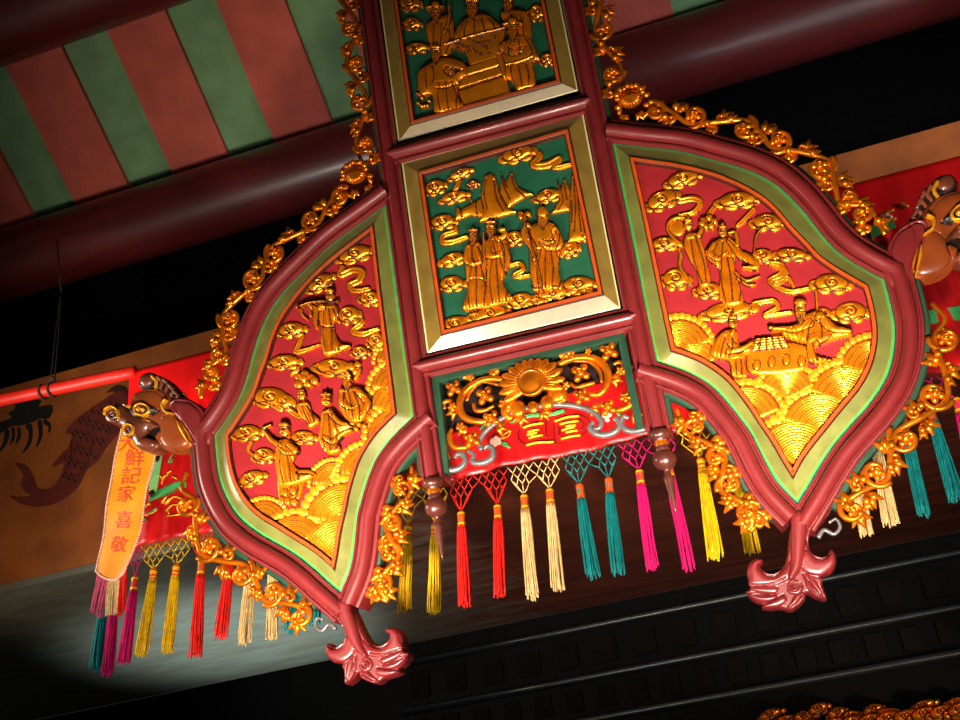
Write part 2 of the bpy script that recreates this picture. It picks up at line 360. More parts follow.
# ================================================================== THE CARVED HANGING BOARD
rot = Matrix(RP.tolist())
board = empty('carved_hanging_board', 'large red lacquered carved board with gilt relief pictures hanging in front of the red banner', 'carved board', OP, rot)
def loc2(p, h=0): q = PL(p, h); return q[:, [0, 2]]
def seg_sample(parts, n, h):               # parts: traced corner-to-corner runs -> list of resampled runs
    return [resample(loc2(catmull(p, 5), h), n) for p in parts]
NS = 40
olive = [[(612.5, 143), (640, 146.5), (680, 151), (714, 160), (747.5, 170), (770, 181), (789, 196), (806, 214.5), (826, 240), (845, 257.5), (870, 272.5), (884, 279.6)],
         [(884, 279.6), (887.5, 292), (891.5, 308), (894, 320), (895, 332.5), (893.7, 350), (890, 367.5), (883.5, 383), (868.7, 405), (850, 426), (833.7, 445), (818.7, 467.5), (808, 486), (797.5, 503)],
         [(797.5, 503), (780, 485), (768.7, 467.5), (755, 440), (748.7, 429), (730, 405), (715, 389), (700, 378.5), (680, 369.5), (657, 362)],
         [(657, 362), (650, 333), (640.6, 280), (626, 208), (612.5, 143)]]
rim = [[(629.2, 157), (650, 160), (680, 164.5), (714, 173), (743, 185), (765, 198), (780, 212), (792.5, 227), (808, 243), (820, 256), (838.7, 269), (868, 286)],
       [(868, 286), (872, 300), (875.5, 317), (877, 337.5), (872.5, 362.5), (861, 386), (843.7, 407.5), (827.5, 427.5), (812.5, 446), (802, 461), (793, 478)],
       [(793, 478), (782.5, 461), (771, 441), (758, 422), (748.7, 407.5), (727.5, 381), (705, 364.5), (686, 356), (671, 351)],
       [(671, 351), (662.5, 311), (656, 280), (643, 218), (629.2, 157)]]
O_ = seg_sample(olive, NS, 0); R_ = seg_sample(rim, NS, 9)
Oc = np.concatenate([a[:-1] for a in O_]); Rc = np.concatenate([a[:-1] for a in R_])
WC = Rc.mean(0)
def bevel_loft(A, B, ha, hb, cols, name, parent, lab=None):   # A outer loop, B inner loop
    ts = [0, .1, .2, .94, 1]; mb = MB(); N = len(A)
    V = np.concatenate([np.stack([(A + (B - A) * t)[:, 0], np.full(N, -(ha + (hb - ha) * t) * U), (A + (B - A) * t)[:, 1]], -1) for t in ts])
    f = []; mi = []
    for k in range(len(ts) - 1):
        for i in range(N): f.append((k * N + i, k * N + (i + 1) % N, (k + 1) * N + (i + 1) % N, (k + 1) * N + i)); mi.append(k)
    mb.add(V, f, mi); return mb.build(name, cols, parent, angle=30)
def inset(L, d): return L - offs(L, (0, 0), True) * d * U
def field(L, h, name, m, parent):
    tri = tessellate_polygon([[Vector((x, z, 0)) for x, z in L]])
    return fixn(mk(name, [(x, -h * U, z) for x, z in L], [tuple(t) for t in tri], [m], parent, smooth=False))
def picture(outer, inner, bmats, fm, name, lab):
    pan = field(inset(inner, 4.6), 3.6, name, fm, board); pan['label'] = lab
    bv = fixn(bevel_loft(outer, inner, 0, 8.5, bmats, 'bevelled_surround', board))
    mb = MB(); sweep(mb, inner, [(.8, 8.2), (.2, 9.6), (-.6, 10.6), (-3.9, 10.6), (-4.5, 10), (-4.7, 3)], closed=True, ms=[1, 1, 0, 1, 1])
    r = fixn(mb.build('picture_rim', ['orange', 'brown'], pan, angle=40))
    return pan, bv
def clip_of(inner, d=4.7):
    L = inset(inner, d); return proj_local(np.stack([L[:, 0], np.full(len(L), -6 * U), L[:, 1]], -1))
mir = lambda L: (L * np.array([-1, 1]))[::-1]
bm_w = ['lime', 'lime2', 'olive', 'brown']; bm_c = ['pale', 'oliveb', 'oliveb', 'brown']
panR, bvR = picture(Oc, Rc, bm_w, 'redfield', 'relief_panel', 'red relief panel on the right wing with gilt chess players and waves')
panL, bvL = picture(mir(Oc), mir(Rc), bm_w, 'redfield', 'relief_panel', 'red relief panel on the left wing with gilt immortals, clouds and waves')
def quad(pts, h):
    p = loc2(pts, h); out = []
    for i in range(4): out += [p[i] + (p[(i + 1) % 4] - p[i]) * k / 6 for k in range(6)]
    return np.array(out)
cO = quad([(401.7, 163.3), (583.3, 113.3), (620.8, 308.2), (427.2, 353.6)], 0); cR = quad([(418.3, 172.3), (568.3, 129), (603, 294.5), (441.8, 335)], 9)
pc, bvC = picture(cO, cR, bm_c, 'field', 'relief_panel', 'green square relief panel with three robed gilt figures')
# the tall panel above runs on beyond the top of the picture
t0 = loc2([(398.3, 141.7), (578.3, 90.7)], 0); t1 = loc2([(411, 125), (561, 83)], 9)
ZT = .98 * S
tO = np.array([t0[0], t0[1], (t0[1][0], ZT), (t0[0][0], ZT)]); tR = np.array([t1[0], t1[1], (t1[1][0], ZT - 16 * U), (t1[0][0], ZT - 16 * U)])
pt, bvT = picture(tO, tR, bm_c, 'field', 'relief_panel', 'upper dark relief panel with gilt court figures around a table')

# ---- mouldings (posts, crossbars, curved arms), one mesh per member
def prof(w, hb=8.5, low=-26):
    a = .5 * w; return [(-a, low), (-a, 2), (-a + 1, 4), (-a + 3.2, 4.4), (-a + 4, 1.8), (-a + 5, 1.8)] + [(-(a - 5.4) * math.cos(t), 2.6 + hb * math.sin(t)) for t in np.linspace(0, math.pi, 9)] + [(a - 5, 1.8), (a - 4, 1.8), (a - 3.2, 4.4), (a - 1, 4), (a, 2), (a, low)]
ang35 = dict(angle=32)
postc = loc2([(573.3, 0), (588, 80), (605.2, 170), (628.8, 280), (645, 360), (659.5, 433)], 3)
pc_fit = np.polyfit(postc[:, 1], postc[:, 0], 1)
zb = postc[-1][1]
postline = np.array([(np.polyval(pc_fit, z), z) for z in np.linspace(ZT, zb, 12)])
mb = MB(); sweep(mb, postline, prof(22.5, 6.5), inside=(9, 0)); pR = fixn(mb.build('post', ['maroon'], board, **ang35)); mirror(pR)
def bar(p0, p1, w, hb, hidden=0, name='crossbar'):
    a, b = loc2([p0, p1], 3); d = (b - a) / np.linalg.norm(b - a)
    L = np.array([a, a + d * 6 * U, b - d * 6 * U, b]); mb = MB(); pr = prof(w, hb)
    sweep(mb, L, pr, inside=(0, -9))
    V = mb.v[0].reshape(4, len(pr), 3)            # pointed ends: the bead dies into the post
    for e, q in ((0, a), (3, b)):
        c = V[e].mean(0); 
        for j in range(len(pr)):
            off = V[e, j] - np.array([q[0], V[e, j, 1], q[1]]); V[e, j] = np.array([q[0], V[e, j, 1], q[1]]) + off * .25
    return fixn(mb.build(name, ['maroon'], board, **ang35))
bar((388.5, 155.8), (590.5, 101.8), 24, 8.5)
bar((414.5, 368.3), (636.5, 316.8), 24, 8.5)
mb = MB(); sweep(mb, np.array([(-.2 * S, ZT + 8 * U), (.2 * S, ZT + 8 * U)]), prof(20), inside=(0, 0)); fixn(mb.build('crossbar', ['maroon'], board, **ang35))
# arms follow the outline of the wing picture, 13 units outside it
AW = 25.5
def arm(runs, ext0=0, ext1=0, green=(True, True), w=AW):
    P_ = np.concatenate([r[:-1] if i < len(runs) - 1 else r for i, r in enumerate(runs)])
    nr = offs(P_, WC); C_ = P_ + nr * (w / 2 + .5) * U
    def ext(C, e, end):
        if not e: return C
        d = (C[0] - C[2]) if end == 0 else (C[-1] - C[-3]); d /= np.linalg.norm(d); q = (C[0] if end == 0 else C[-1]) + d * e * U
        return np.vstack([[q], C]) if end == 0 else np.vstack([C, [q]])
    C_ = ext(ext(C_, ext0, 0), ext1, 1)
    mb = MB(); sweep(mb, C_, prof(w), inside=WC); o = fixn(mb.build('arm_moulding', ['maroon'], board, **ang35)); mirror(o)
    return C_
Cup = arm([O_[0], O_[1]], ext0=8, ext1=15)
Cin = arm([O_[2]], ext0=7, ext1=12)
def strip(C, w0, wid, name='green_edging', top=-2.5, mats=('green', 'pale'), mirr=True, ins=WC, lo=-13):
    mb = MB(); sweep(mb, C, [(w0, lo), (w0, top), (w0 + wid * .2, top + .7), (w0 + wid * .8, top + .4), (w0 + wid, top - 1.2), (w0 + wid, lo)], inside=ins, ms=[0, 0, 0, 0, 0])
    o = fixn(mb.build(name, list(mats), board, angle=40))
    if mirr: mirror(o)
    return o
i_b = NS - 1 + 1
strip(Cup[1:i_b], AW / 2 - 1, 6); strip(Cup[i_b + 1:-3], AW / 2 - 1, 6.5); strip(Cin[2:-2], AW / 2 - 1, 5)
# edging of the upper post, outer side, above the wing
zup = loc2([(604.5, 119)], 0)[0][1]
PL_up = np.array([(np.polyval(pc_fit, z), z) for z in np.linspace(ZT, zup, 8)])
strip(PL_up, 11.2 - 1, 5.5, ins=(0, 0))
zlo = loc2([(668, 396)], 0)[0][1]
strip(np.array([(np.polyval(pc_fit, z), z) for z in np.linspace(zlo, zb + 8 * U, 5)]), 10.5, 5.5, ins=(0, 0))

# ---- turned pendants under the posts
def pendant(parent):
    pr = [(8.5, 3), (10.2, 0), (10.4, -4), (8.2, -6), (6, -8), (6.6, -10), (6.6, -13), (5.6, -15), (7.8, -17)] + [(11.2 * math.sin(t), -25 - 11 * math.cos(math.pi - t) * -1) for t in ()]
    pr += [(11.3 * math.cos(t), -26.5 - 10.5 * math.sin(t)) for t in np.linspace(-1.0, 1.25, 9)]
    pr += [(3.0, -38), (3.2, -41), (5.2, -44), (4.9, -47), (3.2, -60), (1.6, -74), (.4, -80)]
    mb = MB(); x = np.polyval(pc_fit, zb)
    lathe(mb, (x, -3 * U, zb), [(r * U, z * U) for r, z in pr], ms=[0] * 4 + [1] * 2 + [0] * 40)
    o = mb.build('turned_pendant', ['copper', 'gold2'], parent); fixn(o); o['label'] = 'brown turned pendant with gold ring'
    return o
pend = pendant(board); mirror(pend)['label'] = 'brown turned pendant with gold ring'

# ---- leafy red finials at the wing tips (traced on the right, mirrored for the left)
zf = Zc(730, 510, 6.54)
r = Relief(zf, 1 / 6.54, 0)
r.P([(398, 100), (440, 60), (520, -20), (585, 10), (590, 50), (535, 130), (512, 190), (530, 265), (585, 300), (635, 290), (655, 255), (685, 270), (697, 335), (665, 400), (600, 432), (612, 500), (632, 580), (560, 570), (500, 540), (475, 600), (415, 650), (375, 655), (330, 640), (270, 645), (205, 640), (200, 612), (150, 590), (98, 535), (128, 505), (108, 430), (112, 365), (150, 318), (215, 320), (195, 365), (240, 405), (290, 408), (340, 370), (368, 300), (382, 180)], 5, 3.2, 0)
r.P([(130, 500), (125, 430), (125, 370), (160, 330), (205, 325), (180, 370), (230, 425), (300, 430), (360, 380), (395, 330), (430, 420), (330, 480), (250, 500)], 3, 6, 5)
r.P([(480, 400), (440, 330), (500, 260), (560, 320), (640, 310), (660, 270), (685, 300), (680, 360), (610, 420), (540, 425)], 3, 6, 5)
r.K([(450, 60), (445, 200), (435, 350), (400, 440)], [56, 50, 40, 22], 6, 6)
r.P([(310, 500), (200, 500), (130, 510), (190, 540), (300, 545)], 3, 4, 4).P([(300, 555), (200, 560), (105, 540), (160, 585), (230, 600), (300, 590)], 3, 4, 4.5)
r.P([(350, 560), (260, 600), (210, 635), (300, 635), (370, 600)], 3, 4, 5)
r.P([(500, 410), (600, 440), (600, 500), (625, 575), (540, 500)], 3, 4, 4).P([(490, 440), (540, 500), (620, 575), (560, 560), (500, 500)], 3.4, 4, 5)
r.P([(480, 540), (490, 580), (420, 640), (370, 650), (400, 600), (430, 550)], 3.2, 4, 5)
r.E(425, 505, 55, 50, h=3, base=6)
r.spiral(425, 505, 44, 1.6, 2.2, 1, 1.1, 2.6)
r.G([(395, 95), (385, 200), (365, 320), (330, 395), (280, 425), (220, 410), (190, 350)], 1.0, 2.2)
r.G([(503, 120), (505, 220), (545, 295), (610, 315), (655, 280)], 1.0, 2.2)
r.G([(140, 490), (200, 490), (280, 480), (360, 440)], .9, 1.8).G([(110, 545), (200, 545), (300, 550)], .9, 2).G([(200, 620), (280, 590), (350, 555)], .9, 2)
r.G([(500, 410), (560, 470), (620, 570)], .9, 2).G([(480, 420), (520, 500), (590, 560)], .9, 2).G([(470, 560), (440, 600), (390, 640)], .9, 2).G([(540, 430), (600, 440), (650, 400)], .8, 1.4)
fin = r.build('leaf_finial', ['maroon', 'brown'], board, base=-2, back=-16); mirror(fin)

# ---- beast heads and red neck scrolls at the outer corners (traced on the left, mirrored for the right)
zh = Zc(80, 360, 6)
r = Relief(zh, 1 / 6, 0)
HM = ['headd', 'dark', 'goldb', 'headb']
r.P([(335, 120), (350, 80), (400, 62), (450, 80), (490, 95), (530, 130), (560, 170), (600, 210), (590, 235), (520, 220), (450, 170), (370, 165), (335, 150)], 4, 3, 0, m=1)
r.E(385, 113, 40, 38, -10, h=4, base=3, m=0).K([(420, 90), (445, 120), (440, 158)], [11, 8], 3, 3, 2).K([(455, 95), (478, 125), (470, 165)], [11, 8], 3, 3, 0).K([(490, 110), (512, 140), (500, 185)], [12, 8], 3, 3, 0).K([(520, 140), (545, 170), (530, 205)], [12, 9], 3, 3, 0).K([(550, 180), (575, 205), (560, 228)], [11, 8], 3, 3, 0)
r.P([(290, 240), (300, 200), (340, 175), (400, 160), (460, 165), (520, 200), (560, 250), (600, 340), (640, 430), (662, 500), (620, 528), (540, 540), (480, 520), (455, 480), (460, 430), (400, 380), (320, 330), (285, 290)], 8, 14, 0, m=3)
r.P([(150, 335), (152, 295), (185, 265), (235, 262), (275, 290), (330, 325), (400, 345), (450, 370), (475, 395), (470, 425), (415, 405), (388, 435), (395, 465), (440, 470), (470, 500), (455, 530), (395, 545), (335, 520), (300, 470), (255, 440), (245, 395), (185, 380)], 8, 12, 3, m=0)
r.E(400, 500, 55, 32, 8, h=4, base=8, m=0)
r.P([(500, 335), (560, 330), (610, 400), (650, 480), (620, 520), (540, 532), (490, 500), (470, 440)], 5, 10, 6, m=3)
r.E(440, 430, 48, 36, -20, h=1.0, base=1.2, m=1).P([(440, 455), (470, 415), (490, 440), (480, 500), (460, 490)], 4, 4, 3, m=3)
r.E(200, 335, 48, 46, 0, h=5, base=8, m=0).K([(160, 330), (165, 300), (200, 285), (235, 305), (238, 350)], 7, 2.5, 12, 2)
r.E(300, 425, 42, 42, 0, h=4, base=9, m=0).K([(275, 430), (275, 400), (300, 390), (328, 405), (325, 440), (300, 455)], 6, 2.5, 12, 2)
r.spiral(205, 338, 28, 1.2, 0, 1, .9, 2, 1).spiral(302, 425, 22, 1.2, 0, 1, .8, 1.8, 1)
r.P([(300, 300), (330, 265), (385, 255), (425, 275), (460, 300), (420, 330), (370, 345), (325, 340)], 3, 5, 9, m=1)
r.K([(340, 330), (335, 285), (375, 265), (415, 285), (415, 320), (380, 335), (345, 325)], 7, 3, 10, 2).E(375, 300, 30, 24, h=4, base=10.5, m=0).E(362, 302, 12, h=3, base=12, m=2).E(388, 302, 12, h=3, base=12, m=2)
r.G([(430, 330), (470, 300), (440, 310)], .9, 1.6, 1).G([(310, 230), (350, 190), (430, 180), (500, 225)], .8, .8)
r.K([(515, 240), (498, 270), (515, 310), (555, 322)], [7, 10, 8, 4], 3, 9, 2).K([(590, 370), (612, 420), (655, 495)], [4, 9, 5], 3, 9, 2).K([(612, 380), (650, 440), (662, 480)], [3, 6, 3], 3, 8, 2)
beast = r.build('beast_head', HM, board, base=-4, back=-20); b2 = mirror(beast)
r = Relief(zh, 1 / 6, 0)
r.P([(520, 275), (540, 235), (600, 218), (660, 235), (715, 275), (745, 320), (790, 380), (790, 470), (740, 540), (690, 520), (665, 490), (620, 420), (585, 360), (560, 330), (530, 315)], 6, 5, 0)
r.P([(600, 250), (650, 255), (700, 290), (725, 330), (730, 420), (720, 480), (690, 490), (650, 430), (610, 370), (590, 300)], 1.6, 5, 5.5)
r.G([(600, 245), (560, 250), (538, 280), (545, 312), (560, 322)], .9, 2.4).G([(600, 250), (655, 255), (705, 295), (728, 340), (733, 420), (722, 480), (695, 495), (655, 435), (612, 372)], .9, 2)
r.spiral(712, 490, 22, 1, 0, 1, .9, 1.6)
neck = r.build('neck_scroll', ['maroon'], board, base=0, back=-16); mirror(neck)

# ---- gilded openwork: vines, curls, flowers, leaves
def rose(parent, c, R, name='gilded_flower', petals=5, m='gold2', a0=0.3, dep=0):
    mb = MB(); c = np.asarray(c, float) + np.array([0, -dep * U, 0])
    for k in range(petals):
        a = a0 + 2 * math.pi * k / petals; d = np.array([math.cos(a), 0, math.sin(a)]); n = np.array([-d[2], 0, d[0]]); y = np.array([0, 1., 0])
        ball(mb, c + d * R * .58 + y * R * .1, (R * .44, R * .34, R * .36), rot=np.stack([d, y, n], -1), seg=10, rings=6)
    ball(mb, c + np.array([0, -R * .12, 0]), (R * .42, R * .36, R * .42), seg=12)
    th = np.linspace(0, 2 * math.pi, 13)
    tube(mb, [c + np.array([R * .3 * math.cos(t), -R * .42, R * .3 * math.sin(t)]) for t in th], R * .085, seg=6, n=1, cap=False)
    ball(mb, c + np.array([0, -R * .44, 0]), R * .14, seg=8, rings=5)
    return mb.build(name, [m], parent)
def curl(mb, c, R, a0, turns, flip, r0, r1, y=-2):
    n = max(8, int(14 * turns)); pts = []
    for k in range(n + 1):
        t = k / n; rr = R * (1 - .82 * t); a = a0 + flip * 2 * math.pi * turns * t
        pts.append((c[0] + rr * math.cos(a) * U, -(y + 3 * t) * U, c[1] + rr * math.sin(a) * U))
    tube(mb, pts, [r0 * U, r0 * U, r1 * U], seg=8, n=2); ball(mb, pts[-1], r1 * 1.7 * U, seg=8, rings=6); return pts[0]
def leaf(mb, p, d, L, w, y=-3, n=3):
    p = np.array([p[0], 0, p[1]]); d = np.array([d[0], 0, d[1]], float); d /= np.linalg.norm(d); s = np.array([-d[2], 0, d[0]])
    for k in range(n):
        o = (k - (n - 1) / 2); dd = d + s * o * .55; dd /= np.linalg.norm(dd); LL = L * (1 - .22 * abs(o)); c = -s * o
        pts = [p + np.array([0, -y * U, 0]), p + dd * LL * .5 * U + np.array([0, -(y + 3) * U, 0]), p + (dd * LL + s * o * L * .22) * U + np.array([0, -(y + .5) * U, 0])]
        tube(mb, pts, [w * .35 * U, w * U, w * .15 * U], seg=8, n=5, flat=.55)
def band(base, flowers, width=22, phase=1, name='gilded_scrollwork', mirr=True, ins=WC, dens=1.0, leafs=True, lab=None):
    """base: polyline (board plane) of the edging's outer edge; flowers: (fraction, radius) along it"""
    base = resample(base, 160); nr = offs(base, ins); d = np.r_[0, np.cumsum(np.linalg.norm(np.diff(base, axis=0), axis=1))]; L = d[-1]
    at = lambda s, o: np.array([np.interp(s * L, d, base[:, k]) for k in (0, 1)]) + np.array([np.interp(s * L, d, nr[:, k]) for k in (0, 1)]) * o * U
    tan = lambda s: (at(min(1, s + .01), 0) - at(max(0, s - .01), 0)) / np.linalg.norm(at(min(1, s + .01), 0) - at(max(0, s - .01), 0))
    nrm = lambda s: (at(s, 5) - at(s, 0)) / np.linalg.norm(at(s, 5) - at(s, 0))
    mb = MB(); fl = sorted(flowers); pts = []; side = phase
    seq = [(0.0, None)] + fl + [(1.0, None)]
    vine = [at(0, 3)]
    for i, (s, R) in enumerate(fl):
        prev = fl[i - 1][0] if i else 0.0
        vine.append(at((s + prev) / 2, width * .5)); vine.append(at(s, width * (.5 + .5 * side) if side > 0 else 1.5)); side = -side
    vine.append(at(1.0, width * .4))
    v3 = [(p[0], -(-1 + 2 * (i % 2)) * U, p[1]) for i, p in enumerate(vine)]
    tube(mb, v3, [2.2 * U, 3.0 * U, 3.0 * U, 2.2 * U], seg=8, n=8)
    side = phase
    for i, (s, R) in enumerate(fl):
        c = at(s, width * .5); T = tan(s); Nn = nrm(s); a = math.atan2((Nn * side)[1], (Nn * side)[0]); fs = 1 if (T[0] * Nn[1] - T[1] * Nn[0]) * side > 0 else -1
        curl(mb, c, R * 1.75, a, .95, -fs, 2.7, 1.9, 0)
        nx = fl[i + 1][0] if i + 1 < len(fl) else 1.0; q = (s + nx) / 2 if i + 1 < len(fl) else min(1, s + .5 / (len(fl) + 1))
        for sg, o in ((1, .95), (-1, .15)):
            p = at(q, width * (.62 if sg > 0 else .3)); dd = tan(q) * (.5 if sg > 0 else -.7) + nrm(q) * sg * .8; leaf(mb, p, dd, 17, 4.4)
        for t_ in (.3, .7):
            qq = s + (nx - s) * t_ * (1 if i + 1 < len(fl) else .8); pc_ = at(min(qq, 1), width * (.25 if t_ < .5 else .8)); ball(mb, (pc_[0], -2 * U, pc_[1]), (4.2 * U, 3.4 * U, 3.8 * U), seg=8, rings=6); leaf(mb, pc_, tan(min(qq, 1)) * (1 if t_ > .5 else -1) + nrm(min(qq, 1)) * (.9 if t_ > .5 else -.4), 10, 3.0, -2, 2)
        cc = at(q, width * (.2 if side > 0 else .75)); curl(mb, cc, R * .75, a + 2, .9, fs, 1.9, 1.5, 0)
        side = -side
    o = mb.build(name, ['gold2'], board)
    om = mirror(o) if mirr else None
    if lab: o['label'] = lab
    for i, (s, R) in enumerate(fl):
        c = at(s, width * .5); f = rose(o, (c[0], -2 * U, c[1]), R * 1.02 * U, a0=i * .7)
        if mirr: mirror(f, om)
    return o, om
def along(path, pts):                        # fractions of traced flower centres along an edging
    b = resample(path, 400); d = np.linspace(0, 1, 400); L = loc2([p[:2] for p in pts], 2)
    return [(float(d[np.argmin(np.linalg.norm(b - q, axis=1))]), p[2]) for q, p in zip(L, pts)]
def edge_of(C, o, ins=WC): return C + offs(C, ins) * o * U
eU = edge_of(Cup[4:i_b - 2], AW / 2 + 5.5)
band(eU, along(eU, [(655, 108, 7), (694, 113, 8.5), (742, 131, 9), (780, 136, 9), (818, 167, 9.5), (848, 196, 6), (861, 212, 6)]), 21, 1)
eO = edge_of(Cup[i_b + 5:-4], AW / 2 + 6.5)
band(eO, along(eO, [(942, 337, 8.5), (922, 389, 9.5), (902, 435, 9), (868, 466, 8.5), (848, 508, 7)]), 22, -1)
eI = edge_of(Cin[3:-9], AW / 2 + 4)
band(eI, along(eI, [(695, 428, 6.5), (712, 460, 7), (727, 487, 7.5), (750, 513, 7.5), (768, 530, 5.5)]), 18, 1)
eP = edge_of(PL_up, 16, (0, 0))
band(eP, along(eP, [(583, -120, 8), (588, -85, 8), (592, -48, 8), (600, -12, 8), (610, 27, 8.5), (614, 72, 8)]), 21, -1, ins=(0, 0))
def lotus(parent):
    c = loc2([(631, 100)], 3)[0]; mb = MB(); c3 = np.array([c[0], -5 * U, c[1]]); 
    ball(mb, c3, (12.5 * U, 8 * U, 10.5 * U), seg=20, rings=12)
    for k in range(9):
        a = math.radians(200 + 140 * k / 8); p = c3 + np.array([math.cos(a) * 9, -5, math.sin(a) * 8]) * U; t = c3 + np.array([math.cos(a) * 1.5, -8.6, 2 + math.sin(a)]) * U; e = c3 + np.array([math.cos(a) * 13, -2, math.sin(a) * 11.5]) * U
        tube(mb, [t, p, e], [.8 * U, 2.2 * U, 1.0 * U], seg=6, n=4)
    for k in range(11):
        a = math.radians(-5 + 190 * k / 10); e = c3 + np.array([math.cos(a) * 13.5, -4 - 2 * (k % 2), 3 + math.sin(a) * 10]) * U
        ball(mb, e, (3.6 * U, 3.4 * U, 3.4 * U), seg=8, rings=6)
    for dx, dz in ((-12, 14), (-4, 17), (6, 18), (14, 12), (17, 2), (-15, -4), (15, -10), (20, -8)): ball(mb, c3 + np.array([dx, 3, dz]) * U, (4.2 * U, 3 * U, 3.2 * U), seg=8, rings=6)
    for dx, dz, ax, az in ((16, -12, 1, -.6), (22, -10, 1, .1), (-10, -12, -.3, -1), (4, -14, .4, -1)): leaf(mb, (c3[0] + dx * U, c3[2] + dz * U), (ax, az), 12, 3.2)
    o = mb.build('gilded_lotus', ['gold2'], parent); return o
lt = lotus(board); mirror(lt)
# grey scroll tips of the edging beside the finials
def hook(pts, w=3.0, name='silver_scroll_tip'):
    mb = MB(); q = PL(pts, -3); tube(mb, q, [w * U, w * .8 * U, w * .55 * U], seg=8, n=6); ball(mb, q[-1], w * .75 * U, seg=8, rings=6)
    return mb.build(name, ['silver'], board)
h1 = hook([(818, 538), (824, 530), (834, 534), (840, 527), (836, 519), (830, 522)], 2.2); mirror(h1)

# ---- carved valance between the posts, above the banner
g = PL([(431, 376), (624.8, 331), (645.4, 428.5), (441.5, 474.4)], -3)[:, [0, 2]]
mb = MB()
sweep(mb, np.array([g[3], g[0], g[1], g[2]]), [(-1, -14), (-1, -1.5), (-2.5, -.6), (-8, -.8), (-9, -2.6), (-9, -14)], inside=g.mean(0))
gf = fixn(mb.build('green_frame', ['green'], board, angle=40))
zv = Zc(430, 330, 4.364)
mb = MB()
def vt(pts, rad, y=-4, n=5, mbx=None): 
    q = PL(zv(pts), y * 1.0); q[:, 1] = -y * U; tube(mbx or mb, q, [x * U for x in rad] if np.ndim(rad) else rad * U, seg=10, n=n)
    return q
for pts, rd in (([(55, 610), (80, 612), (125, 605), (152, 575), (145, 545), (118, 543), (112, 560)], [3, 3.4, 3.2, 2.2]),
                ([(163, 525), (190, 545), (186, 575), (228, 580), (268, 560), (276, 525), (255, 505), (236, 518)], [2.0, 3.0, 3.6, 3.0, 2.2]),
                ([(226, 525), (216, 490), (240, 445), (300, 395), (380, 355), (460, 335), (560, 325), (650, 335), (715, 360), (748, 398), (735, 430), (712, 428)], [2.6, 2.8, 3.0, 3.0, 3.0, 2.4]),
                ([(712, 400), (698, 425), (722, 450), (770, 458), (812, 440), (826, 412), (815, 388), (800, 392)], [2.6, 3.6, 3.6, 3.0, 2.2]),
                ([(868, 385), (845, 378), (834, 405), (850, 432), (890, 442), (940, 430)], [2.0, 3.0, 3.2, 3.6])):
    q = vt(pts, rd, -5); 
    for e in (q[0], q[-1]): pass
arch = mb.build('silver_arch_scroll', ['silver'], board); arch['label'] = 'silver-grey scrolled arch'
mb = MB()
for pts, rd in (([(330, 215), (240, 215), (160, 260), (130, 320), (150, 380), (215, 400), (265, 395)], [3.2, 3.6, 4.2, 4, 3.4, 2.6]),
                ([(300, 240), (225, 225), (180, 265), (160, 310)], [1.5, 2.2, 1.6]), ([(560, 150), (640, 120), (720, 125), (770, 170), (775, 230), (740, 280), (690, 280)], [3.2, 3.6, 4.2, 4, 3.4, 2.6]),
                ([(620, 135), (700, 140), (740, 180), (750, 230)], [1.5, 2.2, 1.6]), ([(95, 430), (85, 470), (110, 510), (160, 510), (190, 490)], [2, 3.4, 3.4, 2.2]), ([(65, 345), (60, 320), (85, 310), (110, 345)], [1.8, 2.6, 2]),
                ([(865, 260), (885, 290), (870, 330), (820, 350), (790, 340)], [2, 3.4, 3.4, 2.2]), ([(800, 150), (830, 140), (850, 165), (830, 190)], [1.8, 2.6, 2]), ([(385, 320), (345, 330), (335, 365), (360, 390)], [5, 7, 6, 4]), ([(520, 285), (560, 270), (580, 300), (555, 320)], [5, 7, 6, 4]),
                ([(280, 330), (240, 350), (200, 350), (190, 320)], [1.6, 2.6, 2]), ([(610, 230), (640, 250), (680, 240), (720, 230)], [1.6, 2.6, 2])):
    vt(pts, rd, -6)
for (x, y, dx, dy) in ((300, 190, -1, .8), (290, 200, -.2, 1), (580, 130, .4, 1), (600, 120, 1, .6), (170, 215, -.3, 1), (690, 75, 0, 1), (790, 210, .9, -.5), (160, 420, -.8, -.6), (65, 520, -.4, -1), (120, 350, -1, -.2), (290, 420, .7, -.4), (400, 370, -.2, -1), (490, 350, .4, -1), (890, 360, .5, -1), (860, 200, 0, 1), (700, 330, .6, -.8), (100, 170, 0, 1)):
    q = PL(zv([(x, y)]), -6)[0]; leaf(mb, (q[0], q[2]), (dx, dy), 13, 3.4, -7)
val = mb.build('gilded_openwork', ['gold2'], board)
for (x, y, R) in ((100, 252, 9.5), (238, 285, 10.5), (265, 385, 9.5), (180, 475, 10), (655, 185, 10.5), (778, 90, 10.5), (660, 285, 9.5), (775, 335, 9.5), (95, 330, 4.5), (175, 205, 4.5), (690, 90, 4), (830, 175, 5), (130, 420, 5), (850, 290, 6), (320, 320, 6), (590, 240, 5)):
    q = PL(zv([(x, y)]), -1)[0]; rose(val, (q[0], 2 * U, q[2]), R * U, petals=4 if R > 8 else 5, a0=.9)
bq = np.array([g[0], g[1], g[1] + (g[2] - g[1]) * .36, g[3] + (g[0] - g[3]) * .42]); mk('openwork_shade', [(x, 16 * U, z) for x, z in bq] + [(x, 22 * U, z) for x, z in bq], [(0, 1, 2, 3), (7, 6, 5, 4), (0, 4, 5, 1), (1, 5, 6, 2), (2, 6, 7, 3), (3, 7, 4, 0)], ['dark'], board, smooth=False)  # dark panel standing in for the shade behind the upper openwork
